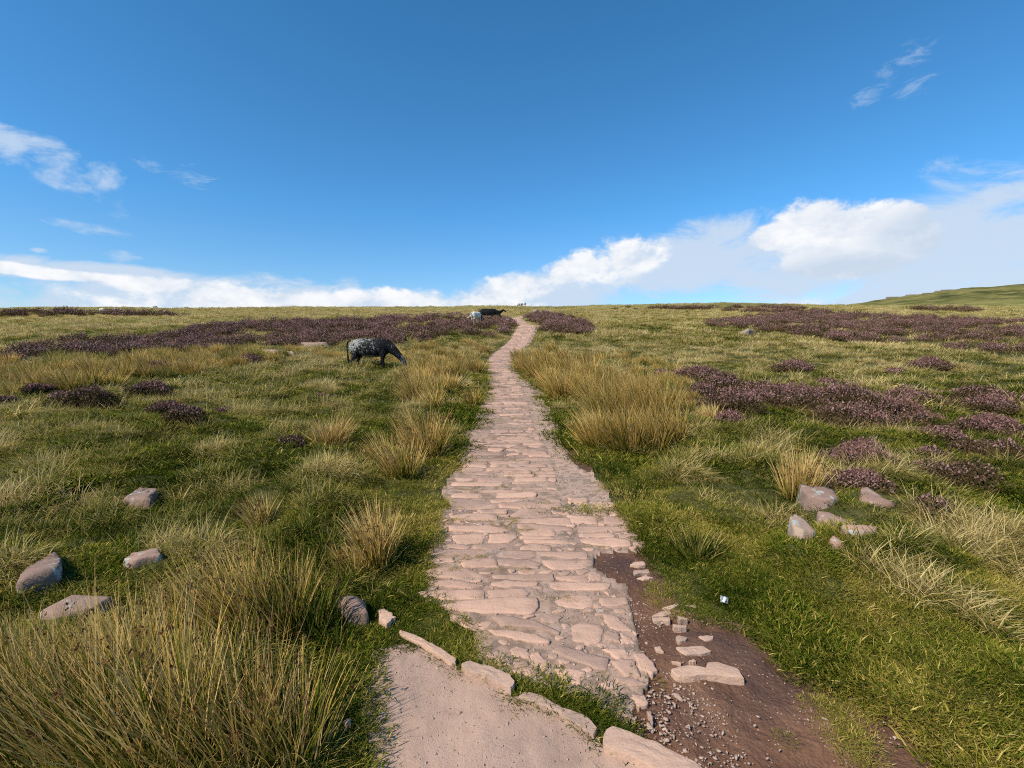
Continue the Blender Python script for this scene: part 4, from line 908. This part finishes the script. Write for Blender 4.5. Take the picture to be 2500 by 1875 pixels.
belt(55, [(1440, 860), (1600, 880), (1700, 960), (1680, 1040), (1560, 960), (1450, 930)], 'short rush clump in grass beyond the right rush belt', 'rushes beyond the right belt', ['rush', 'rush_dark', 'rush_gold'], (.45, .8))
print('rushes ok')

# ------------------------------------------------------------------ animals
def tube(path_, secs, n=14):
    """loft of elliptical sections along a polyline: path points (x,y,z), secs (ry, rz)"""
    P_ = np.array(path_, float); S = np.array(secs, float); K = len(P_)
    T = np.gradient(P_, axis=0); T /= np.linalg.norm(T, axis=1)[:, None] + 1e-9
    up = np.array([0, 1, 0.]); Vv = []
    th = np.linspace(0, 2 * math.pi, n, endpoint=False)
    for k in range(K):
        side = np.array([0, 1., 0]); side = side - T[k] * side.dot(T[k]); side /= np.linalg.norm(side) + 1e-9
        nn = np.cross(T[k], side)
        Vv.append(P_[k] + np.outer(np.cos(th), side) * S[k, 0] + np.outer(np.sin(th), nn) * S[k, 1])
    Vv = np.vstack(Vv + [[P_[0] - T[0] * S[0].min() * .6], [P_[-1] + T[-1] * S[-1].min() * .6]])
    f = [[k * n + i, k * n + (i + 1) % n, (k + 1) * n + (i + 1) % n, (k + 1) * n + i] for k in range(K - 1) for i in range(n)]
    f += [[(i + 1) % n, i, K * n] for i in range(n)] + [[(K - 1) * n + i, (K - 1) * n + (i + 1) % n, K * n + 1] for i in range(n)]
    return Vv, f
def fuse(name, tubes, voxel, smooth=4):
    """all volumes merged into one continuous skin"""
    V_, F_ = [], []; k = 0
    for v_, f_ in tubes: V_.append(v_); F_ += [[i + k for i in q] for q in f_]; k += len(v_)
    me = bpy.data.meshes.new(name); me.from_pydata(np.vstack(V_).tolist(), [], F_); me.update()
    import bmesh
    bm = bmesh.new(); bm.from_mesh(me); bmesh.ops.recalc_face_normals(bm, faces=bm.faces); bm.to_mesh(me); bm.free()
    o = bpy.data.objects.new(name, me); COL.objects.link(o)
    r_ = o.modifiers.new('r', 'REMESH'); r_.mode = 'VOXEL'; r_.voxel_size = voxel; r_.use_smooth_shade = True
    s_ = o.modifiers.new('s', 'SMOOTH'); s_.iterations = smooth; s_.factor = .5
    bpy.context.view_layer.update(); dg = bpy.context.evaluated_depsgraph_get()
    me2 = bpy.data.meshes.new_from_object(o.evaluated_get(dg)); bpy.data.objects.remove(o); me2.name = name
    me2.polygons.foreach_set('use_smooth', np.ones(len(me2.polygons), bool)); return me2
def coat(name, dark, light, mode):
    m, t = material(name)
    tc = t.new('ShaderNodeTexCoord').outputs['Object']; s = t.new('ShaderNodeSeparateXYZ'); t.l.new(tc, s.inputs[0])
    n = t.noise(tc, 2.6, 4, .6); n2 = t.noise(t.vmath('MULTIPLY', tc, (22, 22, 14)), 1, 4, .7)
    if mode == 'roan':      # dark front and legs, grey frosted rump and back, pale belly line
        fr = t.range(s.outputs[0], .62, -.15); hi = t.range(s.outputs[2], .62, 1.0)
        back = t.math('MULTIPLY', fr, t.math('MULTIPLY_ADD', hi, .6, .4))
        rump = t.math('MULTIPLY', t.range(s.outputs[0], -.15, -.6), t.range(s.outputs[2], .5, .8))
        f = t.math('ADD', t.math('ADD', t.math('MULTIPLY', back, .50), t.math('MULTIPLY', rump, .14)), t.math('MULTIPLY_ADD', n, 2.4, -1.35))
        f = t.math('ADD', f, t.math('MULTIPLY_ADD', n2, 4.2, -2.25))
        bel = t.math('MULTIPLY', t.range(s.outputs[2], .66, .60), t.math('MULTIPLY', t.range(s.outputs[0], -.48, -.38), t.range(s.outputs[0], .42, .30)))
        bel = t.math('MULTIPLY', bel, t.range(s.outputs[2], .47, .50))
        face = t.math('MULTIPLY', t.range(s.outputs[0], 1.2, 1.3), t.range(n2, .4, .6, 0, .7))
        f = t.math('MAXIMUM', t.math('MAXIMUM', t.range(f, .22, .6), t.math('MULTIPLY', bel, .75)), face)
    elif mode == 'white': f = t.range(t.math('ADD', t.math('MULTIPLY_ADD', n2, .8, 0), t.range(s.outputs[0], .9, .5)), .55, 1.0)
    elif mode == 'black': f = t.math('MULTIPLY', t.range(n2, .58, .75), .12)
    else: f = t.range(n, .48, .53)
    principled(t, t.mix(f, dark, light), .75, t.bump(n2, .4, .01), .12); return m
M['roan'] = coat('blue_roan_hide', (.007, .007, .008), (.26, .25, .235), 'roan')
M['whitehide'] = coat('white_hide', (.03, .03, .03), (.66, .60, .51), 'white')
M['blackhide'] = coat('black_hide', (.008, .008, .010), (.12, .11, .1), 'black')
M['pied'] = coat('pied_hide', (.012, .011, .011), (.55, .53, .5), 'pied')
m, t = material('horny_black'); principled(t, (.015, .013, .012), .4); M['dark'] = m
m, t = material('fleece'); tc = t.new('ShaderNodeTexCoord').outputs['Object']; n = t.noise(tc, 14, 4); principled(t, t.mix(n, (.42, .38, .29), (.66, .62, .52)), .95, t.bump(n, 1, .03), .05); M['fleece'] = m
def zf(a): return (a, a)
def cow(name, mat, pose, voxel=.022):
    """heading +x, feet at z=0, stands 1.3 m at the withers"""
    T = [tube([(-.86, 0, 1.08), (-.78, 0, 1.04), (-.62, 0, .99), (-.35, 0, .955), (-.05, 0, .92), (.22, 0, .925), (.45, 0, .955), (.62, 0, .985), (.76, 0, .99)],
              [(.08, .10), (.2, .22), (.26, .30), (.30, .335), (.33, .365), (.31, .36), (.26, .35), (.20, .31), (.12, .2)], 20),
         tube([(-.55, 0, 1.26), (-.2, 0, 1.275), (.2, 0, 1.265), (.5, 0, 1.28)], [(.10, .045), (.07, .035), (.07, .035), (.08, .05)], 10)]
    if pose == 'graze':
        T += [tube([(.58, 0, 1.06), (.82, .0, .93), (1.03, 0, .74), (1.2, 0, .56), (1.26, 0, .48)], [(.17, .26), (.13, .21), (.10, .155), (.085, .12), (.07, .09)], 16),
              tube([(1.19, 0, .60), (1.27, 0, .50), (1.34, 0, .36), (1.395, 0, .22), (1.42, 0, .13)], [(.085, .09), (.10, .115), (.08, .095), (.058, .068), (.06, .055)], 14)]
        hp = (1.22, .60)
    else:
        T += [tube([(.58, 0, 1.04), (.80, 0, 1.14), (1.0, 0, 1.26), (1.1, 0, 1.32)], [(.16, .24), (.13, .19), (.11, .15), (.09, .11)], 16),
              tube([(1.02, 0, 1.38), (1.14, 0, 1.36), (1.28, 0, 1.27), (1.42, 0, 1.17), (1.5, 0, 1.12)], [(.09, .09), (.115, .115), (.095, .1), (.07, .075), (.07, .06)], 14)]
        hp = (1.08, 1.42)
    parts = []
    if pose != 'lie':
        for s in (-1, 1):
            f_ = .07 if s > 0 else -.05
            T.append(tube([(-.62 + .0, s * .15, .98), (-.60, s * .18, .78), (-.56 + f_ * .6, s * .17, .60), (-.69 + f_, s * .15, .42), (-.66 + f_, s * .15, .22), (-.64 + f_, s * .15, .08), (-.62 + f_, s * .15, .0)],
                          [(.12, .2), (.12, .2), (.08, .12), (.045, .06), (.036, .04), (.042, .045), (.05, .06)], 12))
            g_ = -.16 if s > 0 else .04
            T.append(tube([(.50, s * .13, .92), (.50 + g_ * .2, s * .15, .72), (.50 + g_ * .5, s * .15, .52), (.51 + g_ * .8, s * .14, .36), (.51 + g_, s * .14, .2), (.51 + g_, s * .14, .08), (.53 + g_, s * .14, 0)],
                          [(.10, .17), (.09, .13), (.06, .075), (.05, .055), (.036, .038), (.042, .045), (.05, .06)], 12))
    else:
        for s in (-1, 1):
            T.append(tube([(-.6, s * .2, .85), (-.35, s * .36, .72), (-.15, s * .4, .62), (-.4, s * .42, .58)], [(.14, .16), (.12, .12), (.07, .07), (.05, .05)], 10))
            T.append(tube([(.5, s * .15, .8), (.72, s * .2, .62), (.5, s * .22, .58)], [(.1, .12), (.07, .07), (.05, .05)], 10))
    me = fuse(name, T, voxel)
    body = link(name, me, mat)
    # ears, tail, hooves, eyes
    for s in (-1, 1):
        v_, f_ = tube([(hp[0], s * .08, hp[1]), (hp[0] - .02, s * .17, hp[1] + .0), (hp[0] - .03, s * .25, hp[1] - .02)], [(.02, .03), (.02, .055), (.008, .015)], 8)
        e = bpy.data.meshes.new('ear'); e.from_pydata(v_.tolist(), [], f_); link('ear', e, M['dark'], body)
        if voxel < .03:
            ex, ez = (1.285, .50) if pose == 'graze' else (1.17, 1.40)
            v_, f_ = tube([(ex - .015, s * .10, ez), (ex, s * .108, ez), (ex + .015, s * .10, ez)], [(.012, .012), (.02, .02), (.012, .012)], 8)
            e = bpy.data.meshes.new('eye'); e.from_pydata(v_.tolist(), [], f_); link('eye', e, M['dark'], body)
    if pose != 'lie':
        tp = [(-.84, 0, 1.24), (-.95, .0, 1.18), (-.98, .0, 1.0), (-.96, 0, .7), (-.95, 0, .55), (-.93, 0, .42), (-.92, 0, .28)]
        if mat is M['whitehide']: tp = [(-.84, 0, 1.2), (-.93, .04, 1.1), (-.95, .12, .9), (-.96, .26, .74), (-.97, .38, .66), (-.98, .46, .62), (-.98, .52, .6)]
        v_, f_ = tube(tp, [(.045, .045), (.04, .04), (.028, .028), (.022, .022), (.045, .045), (.05, .05), (.015, .015)], 8)
        e = bpy.data.meshes.new('tail'); e.from_pydata(v_.tolist(), [], f_); link('tail', e, M['dark'] if mat is not M['whitehide'] else mat, body)
    return body
def place(o, x, y, yaw, s=1, dz=0.0):
    o.location = (x, y, float(zt(x, y)) + dz); o.rotation_euler[2] = yaw; o.scale = (s, s, s); return o
c = cow('cow', M['roan'], 'graze', .016); x, y = ground_pt(925, 902)
tag(c, 'dark grey roan cow grazing in profile, facing right, nearest the camera', 'cow'); s_ = 138 / F * y / 2.4
place(c, x - .32 * s_, y, R(-4), s_ * 1.06, -.13)
x, y = ray_at(1163, 797, 50)[:2]
c = cow('cow', M['whitehide'], 'graze', .03); tag(c, 'white cow seen from behind, standing in the heather with its tail swung out', 'cow'); place(c, x, y, R(62), .98, .0)
c = cow('cow', M['blackhide'], 'graze', .03); tag(c, 'large black cow facing right, its head lowered beside the path', 'cow'); x, y = ray_at(1192, 776, 57)[:2]; place(c, x, y, R(0), 1.18, -.50)
c = cow('cow', M['blackhide'], 'lie', .03); tag(c, 'black cow lying behind the large black one, head towards the path', 'cow'); x, y = ray_at(1207, 776, 60)[:2]; place(c, x, y, R(2), 1.0, -.45)
c = cow('calf', M['whitehide'], 'lie', .03); tag(c, 'white calf lying low in the heather under the black heads', 'calf'); x, y = ray_at(1234, 779, 55)[:2]; place(c, x, y, R(10), .6, -.15)
c = cow('cow', M['pied'], 'graze', .04); tag(c, 'black and white cow far up the path just below the skyline', 'cow'); x, y = ray_at(1270, 760, 165)[:2]; place(c, x, y, R(150), 1.05)
c = cow('cow', M['whitehide'], 'stand', .04); tag(c, 'grey white cow far up the path, right of the black and white one', 'cow'); x, y = ray_at(1281, 757, 172)[:2]; place(c, x, y, R(70), 1.05)

def sheep(name):
    T = [tube([(-.5, 0, .6), (-.4, 0, .6), (-.1, 0, .6), (.2, 0, .61), (.4, 0, .63), (.48, 0, .64)], [(.1, .1), (.2, .22), (.25, .26), (.24, .26), (.17, .2), (.1, .12)], 16),
         tube([(.4, 0, .62), (.52, 0, .5), (.6, 0, .3), (.66, 0, .16)], [(.12, .14), (.09, .11), (.075, .085), (.05, .05)], 10)]
    for sx_ in (-.3, .3):
        for s in (-1, 1): T.append(tube([(sx_, s * .12, .5), (sx_, s * .12, .25), (sx_, s * .12, 0)], [(.07, .08), (.035, .035), (.03, .03)], 8))
    me = fuse(name, T, .03); o = link(name, me, M['fleece'])
    for s in (-1, 1):
        v_, f_ = tube([(.53, s * .07, .44), (.52, s * .14, .43), (.51, s * .19, .41)], [(.015, .02), (.015, .03), (.008, .01)], 6)
        e = bpy.data.meshes.new('ear'); e.from_pydata(v_.tolist(), [], f_); link('ear', e, M['fleece'], o)
    return o
sh0 = sheep('sheep')
SH = [(33, 780, 78, 170, 'white sheep at the far left edge of the slope'), (250, 776, 95, 0, 'white sheep, left one of a close pair on the left slope'), (285, 772, 95, 20, 'white sheep, right one of a close pair on the left slope'),
      (379, 770, 140, 10, 'pale sheep low in the grass under the left skyline'), (432, 766, 170, 40, 'tiny sheep at the left skyline, first of two'), (455, 764, 175, 5, 'tiny sheep at the left skyline, second of two')]
kids = list(sh0.children)
for i, (u_, v_, yy, yw, lab) in enumerate(SH):
    if i == 0: o = sh0
    else:
        o = sh0.copy(); COL.objects.link(o)
        for ch in kids: q = ch.copy(); COL.objects.link(q); q.parent = o
    x, y, z = ray_at(u_, v_, yy); place(o, x, y, R(yw), 1.12, .12); tag(o, lab, 'sheep', 'sheep on the left slope')

# two hikers on the skyline
def person(label, top_, legs_, pu, pv, yy, yaw):
    T = [tube([(0, 0, .92), (0, 0, 1.05), (.0, 0, 1.3), (0, 0, 1.42), (0, 0, 1.48)], [(.17, .12), (.15, .11), (.19, .12), (.17, .1), (.07, .07)], 14),
         tube([(0, 0, 1.45), (.01, 0, 1.52), (.015, 0, 1.56)], [(.055, .055)] * 3, 10), tube([(.0, 0, 1.55), (.015, 0, 1.6), (.015, 0, 1.68), (0, 0, 1.75), (0, 0, 1.78)], [(.05, .06), (.072, .085), (.08, .095), (.06, .075), (.03, .03)], 12),
         tube([(.085, 0, 1.63), (.11, 0, 1.62), (.1, 0, 1.6)], [(.015, .02)] * 3, 6)]
    for s in (-1, 1):
        T.append(tube([(0, s * .1, .95), (s * .1, s * .1, .52), (s * .16 - .04, s * .1, .12), (s * .18, s * .1, .04), (s * .18 + .12, s * .1, .03)], [(.09, .1), (.065, .07), (.045, .05), (.05, .04), (.04, .03)], 10))
        T.append(tube([(0, s * .2, 1.4), (-s * .08, s * .25, 1.12), (-s * .08 + .08, s * .25, .9), (-s * .06 + .13, s * .24, .80)], [(.055, .055), (.045, .045), (.035, .035), (.03, .04)], 8))
    o = link('person', fuse('person', T, .022, 2), None)
    m, t = material('hiker_body'); tc = t.new('ShaderNodeTexCoord').outputs['Object']; s = t.new('ShaderNodeSeparateXYZ'); t.l.new(tc, s.inputs[0])
    cc = t.mix(t.range(s.outputs[2], .90, .93), legs_, top_); cc = t.mix(t.range(s.outputs[2], 1.49, 1.51), cc, (.45, .28, .2)); principled(t, cc, .8); o.data.materials.append(m)
    v_, f_ = tube([(-.03, 0, 1.6), (-.035, 0, 1.7), (-.01, 0, 1.8)], [(.085, .09), (.09, .1), (.05, .06)], 12); e = bpy.data.meshes.new('hair'); e.from_pydata(v_.tolist(), [], f_); link('hair', e, M['dark'], o)
    x, y, z = ray_at(pu, pv, yy); place(o, x, y, yaw, 1.0); tag(o, label, 'person')
person('person in a dark jacket walking on the skyline, left of the other', (.03, .035, .06), (.02, .02, .025), 1318, 754, 235, R(80))
person('person in a grey top walking on the skyline, right of the other', (.05, .05, .055), (.02, .02, .03), 1323, 753, 238, R(100))

# ------------------------------------------------------------------ litter
x, y = ground_pt(1768, 1478); z = float(zt(x, y)) + .035
def crumple(w, h, n, amp, seed):
    gx, gy = np.meshgrid(np.linspace(-w / 2, w / 2, n), np.linspace(-h / 2, h / 2, n)); zz = fbm(gx * 60 + seed, gy * 60, 5, 3) * amp
    Vv = np.column_stack([gx.ravel(), zz.ravel(), gy.ravel()]); i = (np.arange(n - 1)[:, None] * n + np.arange(n - 1)).ravel(); q = np.stack([i, i + 1, i + n + 1, i + n], 1)
    return mesh_np('sheet', Vv, q.ravel(), np.full(len(q), 4))
m, t = material('clear_film'); p = principled(t, (.75, .77, .76), .25); p.inputs['Transmission Weight'].default_value = .75
w = link('litter_wrapper', crumple(.075, .06, 10, .03, 3), m); w.location = (x, y, z); w.scale = (.62, .62, .62); w.rotation_euler = (R(-35), R(20), R(5)); w.modifiers.new('t', 'SOLIDIFY').thickness = .001
m, t = material('white_paper'); principled(t, (.82, .83, .88), .6)
q = link('paper_label', crumple(.03, .052, 8, .015, 9), m, w); q.location = (-.006, -.01, -.004); q.rotation_euler = (0, R(22), 0); q.modifiers.new('t', 'SOLIDIFY').thickness = .001
tag(w, 'crumpled clear and white plastic wrapper dropped on the grass', 'litter')

# ------------------------------------------------------------------ sky, clouds, sun
SUN_AZ, SUN_EL = R(232), R(44)      # clockwise from +Y: behind the camera to the left
world = bpy.data.worlds.new('World'); scene.world = world; world.use_nodes = True
world.cycles.sampling_method = 'NONE'
t = NT(world.node_tree); t.n.clear()
wo = t.new('ShaderNodeOutputWorld'); bg = t.new('ShaderNodeBackground'); t.l.new(bg.outputs[0], wo.inputs[0]); bg.inputs[1].default_value = .1
sky = t.new('ShaderNodeTexSky', sky_type='NISHITA'); sky.sun_disc = False; sky.sun_elevation = SUN_EL; sky.sun_rotation = SUN_AZ; sky.air_density = 1.0; sky.dust_density = .4; sky.ozone_density = 3.0; sky.altitude = 500
tc = t.new('ShaderNodeTexCoord').outputs['Generated']
sp = t.new('ShaderNodeSeparateXYZ'); t.l.new(tc, sp.inputs[0])
az = t.math('ARCTAN2', sp.outputs[0], sp.outputs[1]); el = t.math('ARCSINE', sp.outputs[2])
blue = t.mix(1.0, sky.outputs[0], t.ramp(t.range(el, R(2), R(40), smooth=False), [(0, (.86, 1.0, 1.13)), (.35, (.50, 1.07, 1.36)), (1, (.36, 1.02, 1.28))]), 'MULTIPLY')
def dirof(u, v):
    dx = (u - CU) / F; dy_ = -(v - CV) / F; d = np.array([dx, CP + dy_ * SP, -SP + dy_ * CP]); d /= np.linalg.norm(d); return math.atan2(d[0], d[1]), math.asin(d[2])
nv = t.new('ShaderNodeCombineXYZ'); t.put(nv.inputs[0], az); t.put(nv.inputs[1], t.math('MULTIPLY', el, 1.5)); nv = nv.outputs[0]
n1 = t.noise(nv, 9, 6, .6, .3); n2 = t.noise(nv, 26, 5, .6); nw = t.noise(t.vmath('MULTIPLY', nv, (1, 1.6, 1)), 5, 6, .68, .6)
def blob(u, v, ru, rv, rot=0):
    a0, e0 = dirof(u, v); a1, _ = dirof(u + ru, v); _, e1 = dirof(u, v - rv); ra, re = abs(a1 - a0), abs(e1 - e0)
    da = t.math('SUBTRACT', az, a0); de = t.math('SUBTRACT', el, e0); c_, s_ = math.cos(rot), math.sin(rot)
    p = t.math('ADD', t.math('MULTIPLY', da, c_ / ra), t.math('MULTIPLY', de, s_ / ra)); q = t.math('ADD', t.math('MULTIPLY', de, c_ / re), t.math('MULTIPLY', da, -s_ / re))
    return t.math('SUBTRACT', 1.0, t.math('ADD', t.math('MULTIPLY', p, p), t.math('MULTIPLY', q, q)))
def union(bl):
    r_ = bl[0]
    for b in bl[1:]: r_ = t.math('MAXIMUM', r_, b)
    return r_
nn = t.math('ADD', t.math('MULTIPLY_ADD', n1, 6, -3.0), t.math('MULTIPLY_ADD', n2, 2.4, -1.2))
cum = union([blob(2005, 568, 160, 92), blob(2160, 578, 125, 90), blob(1900, 580, 95, 42), blob(2070, 620, 240, 62)])
puff = union([blob(1530, 635, 110, 58, .3), blob(1400, 665, 130, 50, .25), blob(1260, 705, 150, 45, .2), blob(1100, 735, 200, 32), blob(940, 740, 190, 34),
              blob(740, 738, 230, 34), blob(560, 722, 230, 34), blob(400, 700, 160, 24), blob(160, 672, 160, 14), blob(20, 655, 120, 16), blob(1945, 738, 70, 22), blob(740, 765, 460, 52), blob(1090, 760, 330, 40)])
a1 = t.range(t.math('MULTIPLY_ADD', nn, .7, puff), -.15, .85)
ac = t.range(t.math('MULTIPLY_ADD', nn, .38, cum), -.05, .42)
a1 = t.math('MAXIMUM', a1, ac)
veil = union([blob(2450, 610, 700, 210), blob(2050, 640, 420, 110), blob(1680, 640, 330, 80, .2), blob(1350, 720, 260, 60, .1), blob(620, 748, 440, 64), blob(190, 664, 330, 30), blob(2250, 740, 500, 70), blob(2480, 480, 300, 50)])
a2 = t.math('MULTIPLY', t.range(t.math('MULTIPLY_ADD', t.math('MULTIPLY_ADD', nw, 4, -2), 1.0, veil), -.35, .75), .92)
wisp = union([blob(150, 420, 200, 75, -.42), blob(245, 440, 90, 60), blob(30, 365, 90, 65), blob(220, 560, 110, 20, -.12), blob(300, 625, 60, 20), blob(850, 695, 60, 22), blob(100, 612, 30, 8)])
a3 = t.math('MULTIPLY', t.range(t.math('MULTIPLY_ADD', t.math('ADD', t.math('MULTIPLY_ADD', nw, 6, -3.1), t.math('MULTIPLY_ADD', n2, 3, -1.6)), .8, wisp), .0, 1.5), .78)
ns_ = t.noise(t.vmath('MULTIPLY', nv, (1.4, 2.4, 1)), 16, 6, .7, 1.0)
a4 = t.math('MULTIPLY', t.range(t.math('MULTIPLY_ADD', t.math('MULTIPLY_ADD', ns_, 8, -4.3), .8, union([blob(2190, 165, 110, 42, .5), blob(2115, 235, 50, 28, .4), blob(2235, 215, 60, 36, .4), blob(372, 402, 50, 26), blob(470, 432, 66, 34)])), .0, 2.2), .36)
a3 = t.math('MAXIMUM', a3, a4)
alpha = t.math('SUBTRACT', 1.0, t.math('MULTIPLY', t.math('MULTIPLY', t.math('SUBTRACT', 1.0, a1), t.math('SUBTRACT', 1.0, a2)), t.math('SUBTRACT', 1.0, a3)))
grey = union([blob(2080, 672, 300, 62), blob(1700, 700, 250, 45), blob(2350, 560, 300, 90)])
gs = t.math('MULTIPLY', t.range(t.math('MULTIPLY_ADD', nn, .5, grey), -.4, 1.0), .75)
shade = t.math('ADD', gs, t.math('ADD', t.range(n1, .62, .40, 0, .35), t.range(n2, .6, .38, 0, .25)))
ccol = t.mix(t.math('MINIMUM', shade, 1.0), (7.6, 7.7, 7.9), (4.7, 5.5, 6.6))
ccol = t.mix(t.math('SUBTRACT', 1.0, a1), ccol, (4.8, 5.7, 6.9))
t.l.new(t.mix(alpha, blue, ccol), bg.inputs[0])

sd = bpy.data.lights.new('sun', 'SUN'); sd.energy = 4.6; sd.angle = R(.53); sd.color = (1.0, .93, .80)
so = bpy.data.objects.new('sun', sd); COL.objects.link(so)
D = Vector((math.sin(SUN_AZ) * math.cos(SUN_EL), math.cos(SUN_AZ) * math.cos(SUN_EL), math.sin(SUN_EL)))
so.rotation_euler = D.to_track_quat('Z', 'Y').to_euler()

scene.view_settings.view_transform = 'Standard'; scene.view_settings.look = 'None'; scene.view_settings.exposure = .35; scene.view_settings.gamma = 1
scene.render.engine = 'CYCLES'
scene.cycles.use_adaptive_sampling = True; scene.cycles.adaptive_threshold = .03; scene.cycles.max_bounces = 3; scene.cycles.diffuse_bounces = 1; scene.cycles.glossy_bounces = 1; scene.cycles.transmission_bounces = 3; scene.cycles.transparent_max_bounces = 4
scene.cycles.use_denoising = False
scene.cycles.pixel_filter_type = 'BLACKMAN_HARRIS'; scene.cycles.filter_width = 1.1
print('done')
